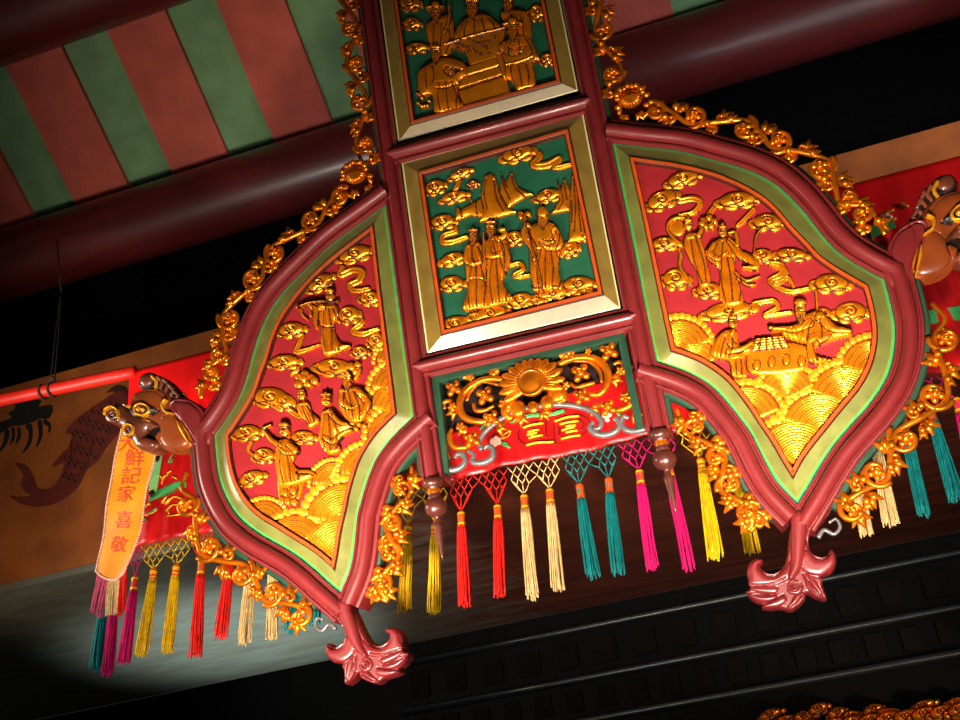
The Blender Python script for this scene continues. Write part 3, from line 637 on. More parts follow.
# sunflower
q = PL(zv([(442, 232)]), 2)[0]; mb = MB(); c = np.array([q[0], 0 * U, q[2]])
for k in range(14):
    a = math.radians(-22 + 224 * k / 13); d = np.array([math.cos(a), 0, math.sin(a)]); s_ = np.array([-d[2], 0, d[0]]); y = np.array([0, 1., 0]); Lp = 11 + 5.5 * abs(math.cos(a)) ** 2
    ball(mb, c + d * (11 + Lp * .45) * U + y * -1 * U, (Lp * U, 2.8 * U, 5.0 * U), rot=np.stack([d, y, s_], -1), seg=12, rings=8)
    for o in (-1.4, 1.4): tube(mb, [c + d * 12 * U + s_ * o * U * .6 - y * 4 * U, c + d * (11 + Lp) * U + s_ * o * U * 1.2 - y * 3 * U], [.7 * U, .5 * U], seg=5, n=1)
lathe_v = [(14, 0), (14.2, 4), (12.8, 6), (12.4, 4.6), (9, 5.6), (5, 6.6), (.2, 7)]
sg = 28; V = np.array([(c[0] + r_ * U * math.cos(t), -(h + 1) * U, c[2] + r_ * U * math.sin(t)) for r_, h in lathe_v for t in np.arange(sg) * 2 * math.pi / sg])
mb.add(V, [(i * sg + j, i * sg + (j + 1) % sg, (i + 1) * sg + (j + 1) % sg, (i + 1) * sg + j) for i in range(len(lathe_v) - 1) for j in range(sg)], [1 if i in (2,) else 0 for i in range(len(lathe_v) - 1) for j in range(sg)])
for (dx, dz, rx, rz) in ((-18, -22, 8, 9), (-3, -24, 6, 7), (12, -22, 7, 8), (24, -16, 9, 9)): ball(mb, c + np.array([dx, 2, dz]) * U, (rx * U, 4 * U, rz * U), seg=12, rings=8)
sf = fixn(mb.build('gilded_sunflower', ['gold2', 'brown'], board)); sf['label'] = 'large round gilded sunflower'

# ================================================================== RELIEF PICTURES
def part(r, name, parent, clip, base=3.6, **k): return r.build(name, GM, parent, base=base, clip=clip, **k)
# ---- right wing
cl = clip_of(Rc); z1 = Zc(610, 140, 4.8); k1 = 1 / 4.8; z2 = Zc(650, 260, 3.83); k2 = 1 / 3.83
def R1(): return Relief(z1, k1)
def R2(): return Relief(z2, k2)
def clouds(z, k, lst, parent, clip):
    for c in lst:
        r = Relief(z, k)
        for t in c[1:]: r.K(t[0], t[1], 2.4, .2); r.G(t[0], .6, .9, None)
        if c[0]: r.cloud(*c[0])
        part(r, 'cloud', parent, clip)
clouds(z1, k1, [((350, 180, 98, 44, -16),), ((248, 282, 92, 52, -22, -1), ([(330, 290), (395, 280), (432, 298), (400, 345), (330, 362)], [18, 20, 16, 8])),
 ((612, 282, 112, 48, -6), ([(520, 300), (495, 325), (470, 355)], [16, 12])), ((758, 388, 90, 48, 0, -1), ([(690, 330), (650, 375), (610, 410)], [12, 16, 10])),
 ((872, 545, 90, 38, 4), ([(770, 590), (822, 598), (818, 640), (765, 672), (800, 690), (850, 660), (880, 700)], [14, 20, 14, 18, 10])), ((732, 552, 70, 42, 0, -1),),
 ((262, 492, 82, 40, -4),), ((315, 660, 78, 60, 0, -1), ([(330, 600), (340, 560), (330, 520)], [10, 14, 8]))], panR, cl)
clouds(z2, k2, [((225, 112, 62, 38, 0),), ((300, 190, 112, 42, -8, -1), ([(400, 165), (470, 155), (488, 180), (440, 212), (540, 200)], [14, 12, 12, 10])),
 ((695, 85, 82, 44, 2), ([(470, 20), (515, 40), (510, 65), (465, 85), (540, 120), (640, 98)], [10, 16, 14, 14, 10])), ((768, 195, 76, 46, -3, -1),), ((660, 205, 48, 32, 0),)], panR, cl)
for (x, y, r_, a0, a1) in ((112, 345, 135, -178, -15), (175, 412, 120, -175, -25), (855, 425, 142, -175, -60), (745, 540, 158, -165, -35), (528, 520, 128, -160, -20), (372, 610, 148, -160, -15), (655, 655, 172, -165, -25), (562, 770, 185, -150, -25)):
    r = R2(); r.fan(x, y, r_, a0, a1); part(r, 'wave_hill', panR, cl)
r = R1()                                        # woman with flower basket
r.K([(352, 505), (290, 450), (278, 405), (310, 370), (375, 368)], [8, 12, 14, 12, 8], 2.4, .5).E(320, 415, 42, 38, h=2, base=.2)
r.P([(360, 455), (400, 440), (432, 455), (455, 520), (465, 580), (482, 640), (480, 700), (430, 705), (412, 630), (378, 570), (352, 510)], 4, 5, 1)
r.folds(((370, 480), (430, 470)), ((425, 690), (478, 680)), 5, m=1).K([(425, 460), (440, 430), (430, 405)], [16, 12, 8], 3, 3)
r.K([(340, 540), (335, 600), (365, 650), (385, 690)], [10, 12, 8], 2.4, .5)
for q in ((450, 385), (475, 372), (500, 388), (460, 412), (485, 410), (440, 400)): r.E(*q, 19, h=3, base=2)
r.head(375, 408, 28, 3, 'bun', dx=1); part(r, 'figure', panR, cl)
r = R1()                                        # dancer with flying sleeves
r.P([(500, 480), (545, 462), (585, 475), (605, 540), (600, 620), (625, 700), (640, 780), (560, 800), (520, 740), (520, 620), (470, 575), (455, 530)], 4.2, 6, 1)
r.K([(575, 480), (620, 540), (680, 575), (700, 605), (640, 610)], [18, 24, 22, 8], 3.4, 1.5).K([(600, 630), (650, 670), (720, 648)], [10, 12, 3], 2.6, .5).K([(610, 660), (660, 690), (700, 690)], [9, 10, 3], 2.6, .5)
r.K([(570, 470), (610, 500), (600, 440), (570, 440)], [10, 14, 8], 2.6, .8).K([(500, 500), (480, 540), (520, 570), (560, 540)], [14, 18, 16, 10], 3, 3)
r.folds(((515, 560), (595, 560)), ((530, 780), (630, 770)), 6, m=1).folds(((500, 490), (580, 490)), ((480, 560), (590, 560)), 3, m=1).folds(((600, 510), (640, 530)), ((640, 605), (690, 590)), 3)
r.K([(688, 550), (698, 470), (720, 428), (755, 415)], [6, 7, 8, 4], 2.6, 1)
r.head(540, 440, 28, 3.4, 'bun', dx=-1); part(r, 'figure', panR, cl)
r = R2()                                        # low chess table
r.P([(372, 345), (390, 300), (600, 325), (605, 400), (560, 430), (385, 435)], 3, 5, .5)
r.P([(388, 350), (402, 300), (510, 288), (535, 335)], 1.6, 2, 3.6, smooth=False)
for t in (.2, .4, .6, .8):
    r.G([(388 + 14 * t, 350 - 50 * t), (535 - 25 * t, 335 - 47 * t)], .5, .8, 1, 1); r.G([(388 + 147 * t, 350 - 15 * t), (402 + 108 * t, 300 - 12 * t)], .5, .8, 1, 1)
r.E(418, 326, 8, h=2, base=4.5, m=1)
for q in ((408, 400), (465, 388), (522, 380), (580, 385)): r.E(*q, 16, 24, h=2, base=2.2)
part(r, 'chess_table', panR, cl)
r = R2()                                        # player on the left
r.P([(292, 262), (335, 268), (345, 320), (392, 325), (392, 352), (362, 372), (372, 445), (312, 442), (300, 388), (240, 372), (228, 340), (255, 290)], 4.5, 7, 1.2)
r.K([(338, 345), (305, 310), (318, 272)], [17, 15, 9], 3, 4).K([(300, 350), (350, 340), (390, 318)], [14, 13, 8], 3, 3.5)
r.folds(((270, 290), (320, 290)), ((245, 365), (310, 370)), 4, m=1).folds(((315, 380), (360, 375)), ((318, 438), (365, 438)), 5, m=1, bow=.05)
r.head(318, 238, 24, 3.6, 'bun', dx=1); part(r, 'figure', panR, cl)
r = R2()                                        # bearded player on the right
r.K([(634, 108), (638, 150), (640, 200)], [6, 8, 6], 2.5, .5)
r.P([(590, 205), (650, 190), (705, 240), (770, 268), (772, 290), (700, 305), (640, 330), (620, 352), (705, 380), (612, 392), (600, 325), (540, 305), (500, 280), (520, 255), (555, 248)], 4.8, 7, 1.2)
r.K([(610, 240), (555, 262), (510, 262), (462, 262)], [20, 18, 10, 7], 3, 3.6).E(462, 258, 13, 8, -10, h=2.4, base=4).K([(650, 215), (700, 260), (765, 272)], [22, 18, 10], 3, 4)
r.P([(600, 300), (640, 270), (700, 290), (640, 330), (640, 380), (605, 385)], 2, 5, 4.5)
r.folds(((600, 230), (670, 220)), ((560, 300), (700, 290)), 5, m=1).folds(((610, 320), (640, 300)), ((615, 385), (690, 378)), 4, m=1).folds(((520, 262), (560, 252)), ((510, 285), (580, 310)), 3)
r.head(575, 188, 30, 4, 'cap', True, dx=-1); part(r, 'figure', panR, cl)

# ---- left wing
cl = clip_of(mir(Rc)); kk = 1 / 5.3333; a1 = Zc(220, 220, 5.3333); a2 = Zc(220, 340, 5.3333); a3 = Zc(220, 440, 5.3333)
clouds(a1, kk, [((715, 175, 112, 52, -14), ([(650, 250), (640, 290), (700, 265), (755, 275), (735, 320), (690, 345), (720, 375), (790, 365)], [14, 22, 24, 22, 20, 14])), ((530, 330, 92, 46, -30, -1),), ((800, 412, 70, 48, 0),),
 ((682, 500, 72, 56, -10, -1), ([(740, 510), (755, 545), (705, 590), (760, 605), (840, 580)], [14, 18, 20, 22, 12])), ((378, 580, 86, 48, -8), ([(440, 600), (425, 650), (405, 700), (460, 690), (530, 665)], [12, 18, 20, 14, 8])), ((835, 640, 60, 56, 0, -1),), ((745, 700, 55, 40, 0),)], panL, cl)
clouds(a2, kk, [((340, 112, 98, 48, -4), ([(415, 120), (410, 160), (375, 185)], [12, 16, 8])), ((610, 142, 120, 56, 4, -1),), ((265, 300, 118, 64, 4),), ((335, 325, 66, 56, 0, -1), ([(380, 380), (420, 405), (470, 390)], [20, 18, 10])),
 ((142, 490, 90, 50, -6), ([(165, 540), (150, 590), (190, 620)], [14, 14, 8])), ((232, 612, 70, 50, -4, -1),), ((440, 515, 80, 44, 0),)], panL, cl)
clouds(a3, kk, [((165, 200, 86, 48, -18),)], panL, cl)
for (z, x, y, r_, a0, aa) in ((a2, 945, 120, 130, -178, -90), (a2, 945, 262, 160, -178, -80), (a2, 950, 372, 178, -178, -80), (a2, 950, 520, 185, -178, -80), (a3, 780, 170, 160, 175, 300), (a3, 600, 230, 130, 175, 290), (a3, 232, 440, 135, -178, -20), (a3, 660, 430, 230, -178, -60), (a3, 400, 560, 185, -150, -30), (a3, 640, 610, 235, -178, -60)):
    r = Relief(z, kk); r.fan(x, y, r_, a0, aa); part(r, 'wave_hill', panL, cl)
def A1(): return Relief(a1, kk)
def A2(): return Relief(a2, kk)
r = A1()                                        # flute player on a cloud
r.P([(540, 448), (612, 445), (628, 500), (605, 545), (612, 600), (640, 650), (695, 665), (640, 700), (560, 725), (530, 660), (530, 570), (522, 500)], 4.4, 7, 1.2)
r.K([(548, 465), (500, 470), (470, 445)], [20, 16, 9], 3, 3.5).K([(512, 470), (505, 520), (512, 575)], [16, 16, 6], 2.6, 2).K([(408, 470), (470, 445), (568, 432)], [6, 7, 7], 2, 5).K([(425, 470), (430, 500), (460, 525)], [9, 12, 5], 2.2, .6).K([(470, 470), (478, 505)], [10, 8], 2.2, .6)
r.folds(((540, 470), (610, 470)), ((540, 700), (640, 690)), 6, m=1).G([(535, 560), (570, 572), (608, 562)], .8, 1.4, 1)
r.head(585, 405, 30, 4, 'cap', dx=-1); r.K([(545, 425), (585, 440), (628, 432)], [4, 6, 4], 1.6, 4); part(r, 'figure', panL, cl)
r = A2()                                        # standing figure with basket of blossoms
for q in ((420, 195), (450, 180), (480, 200), (430, 225), (465, 230), (500, 215), (440, 205), (415, 235)): r.E(*q, 25, h=3, base=2)
r.P([(405, 335), (465, 325), (490, 380), (528, 420), (505, 455), (470, 470), (450, 430), (415, 400)], 3.8, 6, 1); r.folds(((420, 350), (465, 345)), ((460, 450), (510, 430)), 4, m=1)
r.head(433, 292, 30, 3, dx=-1); part(r, 'figure', panL, cl)
r = A2()                                        # seated bearded elder
r.K([(715, 200), (735, 150), (700, 125), (670, 140)], [12, 16, 14, 8], 2.8, 1).E(690, 135, 26, h=3, base=1.5).E(728, 125, 20, h=3, base=1.5)
r.P([(628, 262), (670, 245), (735, 245), (790, 300), (808, 350), (780, 400), (745, 435), (690, 440), (650, 400), (622, 330)], 5, 9, 1.5)
r.K([(650, 270), (655, 330), (700, 360), (735, 350)], [18, 22, 16, 8], 3, 4).K([(740, 275), (785, 330), (770, 380)], [20, 22, 14], 3, 4)
r.folds(((640, 280), (720, 270)), ((660, 420), (750, 420)), 6, m=1).folds(((745, 290), (785, 310)), ((745, 400), (790, 370)), 3)
r.head(678, 212, 32, 4, 'bun', True, dx=0); part(r, 'figure', panL, cl)
r = A2()                                        # figure reaching out to the right
r.P([(535, 380), (590, 358), (625, 410), (690, 440), (720, 445), (700, 470), (660, 490), (610, 515), (640, 580), (585, 612), (545, 585), (515, 520), (528, 440)], 4.8, 8, 1.4)
r.K([(590, 390), (640, 440), (700, 452)], [18, 16, 9], 3, 4).K([(560, 520), (600, 540), (650, 500), (700, 480)], [18, 18, 14, 6], 3, 3.6)
r.folds(((545, 390), (600, 385)), ((540, 590), (625, 580)), 6, m=1)
for q in ((700, 440), (735, 445), (765, 455), (720, 470)): r.E(*q, 18, h=3, base=2)
r.head(562, 322, 32, 4, 'crown', dx=1); part(r, 'figure', panL, cl)
r = A2()                                        # figure at the lower left with raised hands
r.P([(300, 535), (345, 520), (385, 545), (402, 600), (385, 650), (420, 690), (500, 715), (440, 760), (330, 790), (300, 740), (285, 640), (288, 580)], 4.8, 8, 1.3)
r.K([(315, 560), (270, 530), (240, 490)], [20, 16, 8], 3, 3).K([(370, 560), (400, 590), (350, 600), (310, 570)], [18, 20, 14, 8], 3, 4.2).K([(240, 495), (225, 470), (265, 450)], [8, 10, 6], 2.4, 2)
r.folds(((300, 590), (390, 590)), ((310, 760), (430, 740)), 6, m=1).K([(420, 700), (470, 700), (510, 720)], [18, 16, 6], 2.6, 1)
r.head(340, 482, 34, 4, 'cap', dx=-1); part(r, 'figure', panL, cl)
r = Relief(a3, kk); r.P([(310, 190), (430, 200), (440, 260), (400, 340), (320, 330), (300, 270)], 3.6, 6, .8); r.folds(((320, 210), (420, 215)), ((320, 330), (400, 330)), 6, m=1)
for q in ((330, 320), (360, 325), (395, 330), (345, 280), (390, 270)): r.E(*q, 20, 26, h=2.6, base=2.6)
part(r, 'rocky_ledge', panL, cl)

# ---- centre picture
cl = clip_of(cR); zA = Zc(400, 130, 4.364); zB = Zc(410, 220, 4.364); ka = 1 / 4.364
clouds(zA, ka, [((150, 245, 56, 38, -20),), ((262, 188, 62, 26, -22, -1), ([(260, 205), (250, 240), (235, 260)], [12, 14, 8])), ((235, 288, 72, 30, -14), ([(270, 290), (295, 292), (312, 310)], [12, 9, 4])), ((318, 235, 30, 20, -10),),
 ((512, 98, 86, 42, -14), ([(570, 92), (610, 108), (580, 150), (640, 150), (695, 122), (672, 162), (745, 148)], [14, 16, 18, 20, 16, 14, 10])), ((645, 282, 70, 34, -14, -1), ([(570, 305), (600, 300), (640, 290)], [6, 12, 10])), ((185, 395, 66, 38, -6), ([(235, 410), (240, 440), (190, 458), (185, 488), (230, 485), (290, 465)], [12, 14, 16, 16, 10])),
 ((228, 560, 70, 34, -14, -1),), ((225, 665, 66, 40, -4),), ((500, 468, 50, 38, -4),), ((738, 515, 52, 42, -14, -1),), ((790, 462, 38, 28, 0),)], pc, cl)
def mtn(polys, name='mountain'):
    for p, lines in polys:
        r = Relief(zA, ka); r.P(p, 3.6, 9, .4, smooth=False)
        for l in lines: r.G(l, .8, 1.3, 1)
        part(r, name, pc, cl)
mtn([([(235, 398), (242, 325), (262, 345), (352, 292), (372, 380), (300, 372)], [[(262, 345), (270, 375)], [(330, 310), (335, 365)]]),
     ([(432, 270), (438, 168), (456, 225), (486, 172), (512, 245), (592, 280), (545, 290), (530, 300), (505, 315), (470, 340)], [[(440, 190), (452, 240), (480, 300)], [(485, 195), (500, 245), (540, 285)], [(456, 230), (470, 250)]]),
     ([(338, 402), (362, 340), (348, 285), (366, 195), (395, 180), (415, 200), (438, 290), (470, 335), (515, 356), (430, 378)], [[(372, 210), (366, 280), (380, 340)], [(408, 215), (420, 290), (450, 350)]]),
     ([(652, 368), (695, 300), (680, 205), (702, 245), (716, 200), (745, 265), (742, 350)], [[(690, 230), (712, 300), (690, 345)], [(716, 225), (728, 300)]]),
     ([(740, 262), (748, 175), (775, 250), (800, 400), (812, 480), (730, 490), (738, 400)], [[(755, 210), (765, 330), (760, 440)], [(775, 290), (785, 400), (795, 460)], [(748, 300), (748, 400)]])])
clouds(zB, ka, [((185, 165, 66, 32, -12),), ((695, 122, 40, 40, -10),), (None, ([(432, 200), (478, 188), (492, 215), (455, 238), (470, 248), (522, 240)], [9, 14, 14, 12, 8])), ((195, 450, 78, 44, -10),), ((352, 405, 86, 40, -10, -1),), ((480, 345, 66, 38, -12),), ((620, 318, 80, 36, -8, -1),), ((735, 275, 86, 42, -4),), ((760, 318, 60, 24, -8),), ((282, 425, 60, 32, -10),), ((545, 358, 60, 26, -8),)], pc, cl)
def B(): return Relief(zB, ka)
r = B()                                         # left standing immortal
r.P([(250, 100), (300, 88), (325, 130), (330, 240), (352, 370), (290, 385), (222, 385), (242, 300), (235, 180)], 4.8, 8, 1.6)
r.K([(255, 120), (250, 170), (290, 190), (330, 150)], [18, 20, 15, 9], 3, 4).K([(310, 120), (325, 160), (322, 190)], [14, 14, 8], 3, 4.4).K([(322, 60), (324, 140), (330, 200)], [7, 8, 6], 2, 6)
r.folds(((255, 200), (320, 190)), ((235, 380), (345, 370)), 7, m=1).folds(((250, 120), (300, 110)), ((255, 190), (325, 180)), 4, m=1).G([(245, 265), (285, 255), (330, 262)], .7, 1.2, 1)
r.head(274, 68, 24, 4.4, 'crown', True, dx=1); part(r, 'figure', pc, cl)
r = B()                                         # middle immortal with tall hat
r.P([(328, 82), (395, 62), (428, 105), (430, 185), (402, 260), (430, 310), (452, 342), (400, 362), (335, 372), (330, 240)], 5, 8, 2)
r.K([(385, 85), (415, 60), (405, 42)], [15, 13, 8], 3, 4.4).E(402, 42, 20, 12, -10, h=3, base=5).K([(340, 100), (345, 150), (385, 150), (420, 110)], [16, 18, 16, 8], 3, 4.6).K([(410, 110), (425, 160), (415, 210)], [14, 16, 6], 3, 4)
r.folds(((345, 170), (405, 165)), ((340, 365), (440, 345)), 7, m=1).folds(((340, 95), (400, 80)), ((350, 150), (420, 150)), 4, m=1)
r.head(350, 34, 26, 5, 'crown', True, dx=-.3); part(r, 'figure', pc, cl)
r = B()                                         # old immortal of long life with staff
r.P([(535, 10), (600, 0), (645, 25), (660, 80), (650, 150), (645, 210), (662, 292), (610, 302), (545, 305), (520, 230), (515, 120), (490, 50)], 5, 8, 1.8)
r.K([(510, 20), (500, 60), (535, 120), (545, 190)], [16, 22, 20, 7], 3, 3.6).K([(630, 40), (650, 100), (610, 120), (570, 95)], [18, 22, 18, 10], 3, 4.6).K([(575, 90), (600, 100), (625, 95)], [10, 12, 8], 2.6, 6)
r.folds(((555, 125), (640, 130)), ((540, 295), (655, 290)), 8, m=1).folds(((505, 30), (530, 30)), ((530, 160), (555, 160)), 3, m=1).folds(((630, 40), (655, 60)), ((585, 125), (640, 130)), 4, m=1)
r.K([(492, -15), (520, 80), (560, 210), (578, 315)], [6, 6, 6, 6], 2.6, 5.4)
for q in ((480, -35), (500, -30), (492, -15), (512, -35), (478, -22)): r.E(*q, 14, h=2.6, base=2, m=0)
r.E(548, 300, 18, 10, h=2.4, base=4).E(632, 292, 18, 10, h=2.4, base=4)
r.head(578, -12, 30, 5, 'bald', True, dx=-.2); part(r, 'figure', pc, cl)

# ---- upper picture
cl = clip_of(tR); zT = Zc(400, 0, 5.3333)
def T(): return Relief(zT, kk)
clouds(zT, kk, [((85, 250, 74, 34, -6),), ((728, 60, 52, 52, 0, -1),), ((785, 310, 48, 40, -10),), ((60, 120, 60, 40, 0, -1),), ((50, 10, 70, 50, 0),), ((760, -60, 80, 46, 0),), ((420, -120, 110, 50, -10),), ((120, -140, 90, 46, 0, -1),), ((640, -230, 90, 46, -8),), ((300, -300, 100, 50, 0, -1),)], pt, cl)
r = T(); r.P([(305, 480), (560, 395), (590, 490), (335, 575)], 2, 3, 1, smooth=False).P([(305, 475), (355, 355), (520, 305), (560, 395)], 1.5, 2, 3.2, smooth=False); r.G([(360, 405), (540, 350)], .9, 1.4, 1); part(r, 'stone_step', pt, cl)
r = T(); r.P([(245, 240), (270, 200), (520, 140), (560, 160), (530, 310), (370, 355), (340, 270)], 3, 4, 1.2, smooth=False).K([(240, 240), (380, 195), (560, 150)], [7, 7, 7], 2.4, 4)
for i in range(40): r.E(300 + 205 * random.random(), 210 + 100 * random.random() - 20, 9, 6, -20, h=1.6, base=3.8)
part(r, 'draped_table', pt, cl)
r = T(); r.P([(290, 150), (340, 90), (440, 60), (510, 100), (545, 150), (400, 195), (280, 215)], 5, 12, 1.4); r.folds(((330, 110), (480, 90)), ((300, 200), (520, 160)), 8, m=1); r.head(382, 40, 38, 5, 'crown', True); part(r, 'figure', pt, cl)
r = T(); r.P([(135, 120), (190, 90), (270, 70), (285, 180), (250, 290), (180, 270), (140, 200)], 4, 8, 1.2); r.folds(((160, 120), (260, 110)), ((160, 260), (250, 280)), 6, m=1).K([(262, 30), (262, 110), (240, 170)], [8, 10, 8], 2.5, 4); r.head(190, 60, 34, 4, 'brim', True); part(r, 'figure', pt, cl)
r = T(); r.P([(530, 60), (600, 40), (680, 60), (700, 180), (650, 200), (560, 130)], 4, 8, 1.2); r.folds(((560, 70), (670, 70)), ((580, 150), (690, 190)), 5, m=1); r.head(575, 12, 34, 4, 'cap', True); part(r, 'figure', pt, cl)
r = T(); r.P([(180, 315), (240, 295), (335, 320), (362, 395), (315, 425), (305, 500), (342, 565), (250, 590), (175, 590), (165, 500), (110, 500), (85, 440), (95, 365)], 5, 9, 1.6)
for i in range(7):
    t = math.radians(150 + i * 14); r.K([(330, 375), (330 + 95 * math.cos(t), 375 - 70 * math.sin(t) * .6)], 6, 1.6, 5)
r.folds(((185, 440), (300, 430)), ((180, 585), (330, 560)), 7, m=1).folds(((110, 380), (180, 340)), ((120, 490), (180, 430)), 4, m=1).G([(190, 470), (250, 465), (300, 440)], .9, 1.8, 1); r.head(190, 282, 34, 5, 'cap', True, dx=1); part(r, 'figure', pt, cl)
r = T(); r.P([(560, 205), (620, 175), (685, 185), (730, 265), (745, 312), (705, 325), (722, 440), (660, 465), (620, 478), (580, 420), (535, 400), (508, 300), (512, 235)], 5, 9, 1.6)
r.K([(560, 345), (630, 330), (710, 300)], [10, 11, 8], 2.6, 5).K([(540, 250), (600, 280), (660, 250)], [22, 24, 12], 3, 4).K([(530, 300), (545, 350), (555, 405)], [18, 20, 8], 3, 4)
r.folds(((560, 350), (700, 330)), ((590, 460), (710, 440)), 7, m=1).folds(((560, 210), (680, 200)), ((530, 290), (720, 290)), 6, m=1); r.head(600, 150, 38, 5, 'brim', True, dx=-1); part(r, 'figure', pt, cl)
r = T()
for i in range(16): r.E(90 + 65 * random.random(), 440 + 140 * random.random(), 13, 10, 0, h=2.6, base=.8)
part(r, 'shrub', pt, cl)
# solid wood behind each picture and frame
def backing(L, name='backing_board'):
    n = len(L); V = [(x, -(-1.5) * U, z) for x, z in L] + [(x, 22 * U, z) for x, z in L]
    tri = tessellate_polygon([[Vector((x, z, 0)) for x, z in L]])
    f = [tuple(t) for t in tri] + [tuple(i + n for i in t[::-1]) for t in tri] + [(i, (i + 1) % n, (i + 1) % n + n, i + n) for i in range(n)]
    return fixn(mk(name, V, f, ['dark'], board, smooth=False))
backing(Oc); backing(mir(Oc)); backing(cO); backing(tO)

# ================================================================== THE HALL
YB = 3.6
X0, X1 = -6.5, 6.0
zt = float(WY([(480, 255)], YB)[0][2]); zbm = float(WY([(50, 573)], YB)[0][2])
YC = float(WZ([(330, 654)], zbm)[0][1])
wl = mk('wall_back', [(X0, YB, zbm), (X1, YB, zbm), (X1, YB, zt), (X0, YB, zt), (X0, YB + .5, zbm), (X1, YB + .5, zbm), (X1, YB + .5, zt), (X0, YB + .5, zt)],
        [(0, 1, 2, 3), (7, 6, 5, 4), (3, 2, 6, 7), (0, 4, 5, 1)], ['ochre'], smooth=False); struct(wl)
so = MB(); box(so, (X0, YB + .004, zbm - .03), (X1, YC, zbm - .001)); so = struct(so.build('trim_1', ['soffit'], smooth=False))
# dark board above the painted beam, behind the log
YL = YB + .35
dk = MB(); box(dk, (X0, YL + .24, zt - .2), (X1, YL + .4, zt + 1.6)); struct(dk.build('wall_upper', ['black'], smooth=False))
# log purlins
def logp(px, py, Yl, r_px, label, x0=X0, x1=X1):
    c = WY([(px, py)], Yl)[0]; dep = float(-((c - C0) @ W)[2]); R = r_px / F * dep
    e = empty('log_purlin', label, 'roof beam', (0, Yl, c[2])); mb = MB()
    n = 26; pts = [(x0 + (x1 - x0) * k / n, 0, 0) for k in range(n + 1)]
    tube(mb, pts, [R] * (n + 1), seg=40, n=1, up=(0, 0, 1)); mb.build('log', ['log'], e); return c[2], R
zl, RL = logp(345, 161, YL, 37.5, 'dark red round log beam crossing behind the hanging board below the striped ceiling')
# sloping ceiling: green boards with raised red planks
TH_ = math.radians(-33.5); dirp = np.array([0, math.cos(TH_), math.sin(TH_)]); nrmp = np.array([0, -math.sin(TH_), math.cos(TH_)])
P0 = np.array([0, YL, zl]) + nrmp * (RL * .9)
def on_roof(p): d = rays([p])[0]; t = ((P0 - C0) @ nrmp) / (d @ nrmp); return C0 + d * t
ce = mk('ceiling', [tuple(P0 + np.array([X0, 0, 0]) + dirp * .5 + nrmp * .02), tuple(P0 + np.array([X1, 0, 0]) + dirp * .5 + nrmp * .02), tuple(P0 + np.array([X1, 0, 0]) - dirp * 2.4 + nrmp * .02), tuple(P0 + np.array([X0, 0, 0]) - dirp * 2.4 + nrmp * .02)], [(0, 1, 2, 3)], ['plankg'], smooth=False); struct(ce)
xs = sorted([(on_roof(a)[0], on_roof(b)[0]) for a, b in (((78, 207), (131, 190)), ((175, 176), (228, 157)), ((275, 142), (335, 124)))])
ws = np.mean([b - a for a, b in xs]); pitch = np.mean([xs[1][0] - xs[0][0], xs[2][0] - xs[1][0]]); xb = xs[1][0]
for k in range(-7, 9):
    mb = MB(); a = xb + k * pitch; v = []
    if a < X0 or a + ws > X1: continue
    for xx in (a, a + ws):
        for dd in (.45, -2.35):
            for hh in (0.018, -.012): v.append(P0 + np.array([xx, 0, 0]) + dirp * dd + nrmp * hh)
    mb.add(v, [(0, 1, 3, 2), (4, 6, 7, 5), (0, 4, 5, 1), (2, 3, 7, 6), (1, 5, 7, 3), (0, 2, 6, 4)]); fixn(mb.build('red_plank', ['plankr'], ce, smooth=False))
# nearer log at the upper left
pp = on_roof((70, 37)); dpt = float(-((pp - C0) @ W)[2])
cx = C0 + rays([(57, -2)])[0] * (dpt - .25); logp(57, -2, cx[1], 44, 'nearer dark log beam at the upper left corner across the top of the striped ceiling', X0, X1)
# black moulded cornice under the varnished board
cn = empty('black_cornice', 'black lacquered cornice with three pale-edged mouldings at the bottom right', 'cornice', (0, YC, zbm - .6))
yz = lambda p: (WY([p], YC)[0])
mb = MB(); box(mb, (X0, .0, -1.2), (X1, .2, .6 - .032)); fb = mb.build('fascia', ['black'], cn, smooth=False)
lines = [yz((640, 617)), yz((640, 668)), yz((640, 711))]
xl = float(yz((400, 668))[0])
for L in lines:
    mb = MB(); tube(mb, [(xl + (X1 - xl) * k / 10, -.012, L[2] - (zbm - .6)) for k in range(11)], [.019] * 11, seg=14, n=1, up=(0, 0, 1)); mb.build('moulding', ['slate'], cn)
for i, (za, zc_) in enumerate(((lines[0][2], lines[1][2]), (lines[1][2], lines[2][2]))):
    h = abs(za - zc_); zc2 = (za + zc_) / 2 - (zbm - .6); x = xl + .05
    while x < X1 - .2:
        mb = MB(); box(mb, (x, -.012, zc2 - h * .26), (x + h * .42, .01, zc2 + h * .26)); mb.build('block', ['bricky'], cn, smooth=False); x += h * .8
# gilded carving along the lower right edge
gcv = empty('gilded_frieze', 'strip of gilded cloud and leaf carving at the bottom right corner below the black cornice', 'carving', yz((860, 712)))
mb0 = gcv.location
rr_ = Relief(None, 1.0)
for i in range(16):
    x = 770 + i * 17 + random.uniform(-3, 3); y = 716 - max(0, (i - 7)) * 2.4 + random.uniform(-5, 6) - (4 if i % 3 == 0 else 0)
    rr_.cloud(x, y + 2, 15 + random.uniform(-3, 3), 7.5, -14 + random.uniform(-10, 10), 1 if i % 2 else -1, h=5, base=1 + i % 2, gm=1)
for i in range(14):
    x = 780 + i * 18; rr_.cloud(x, 732 - i * 2.2, 17, 9, -14, 1, h=4, base=.5, gm=1)
def mf(pp, h):
    q = WY(pp, YC - .06); q[:, 1] -= h * .0052; return q - np.array(mb0)
rr_.build('carved_leafwork', ['gold2', 'brown'], gcv, mapf=mf, back=-8)

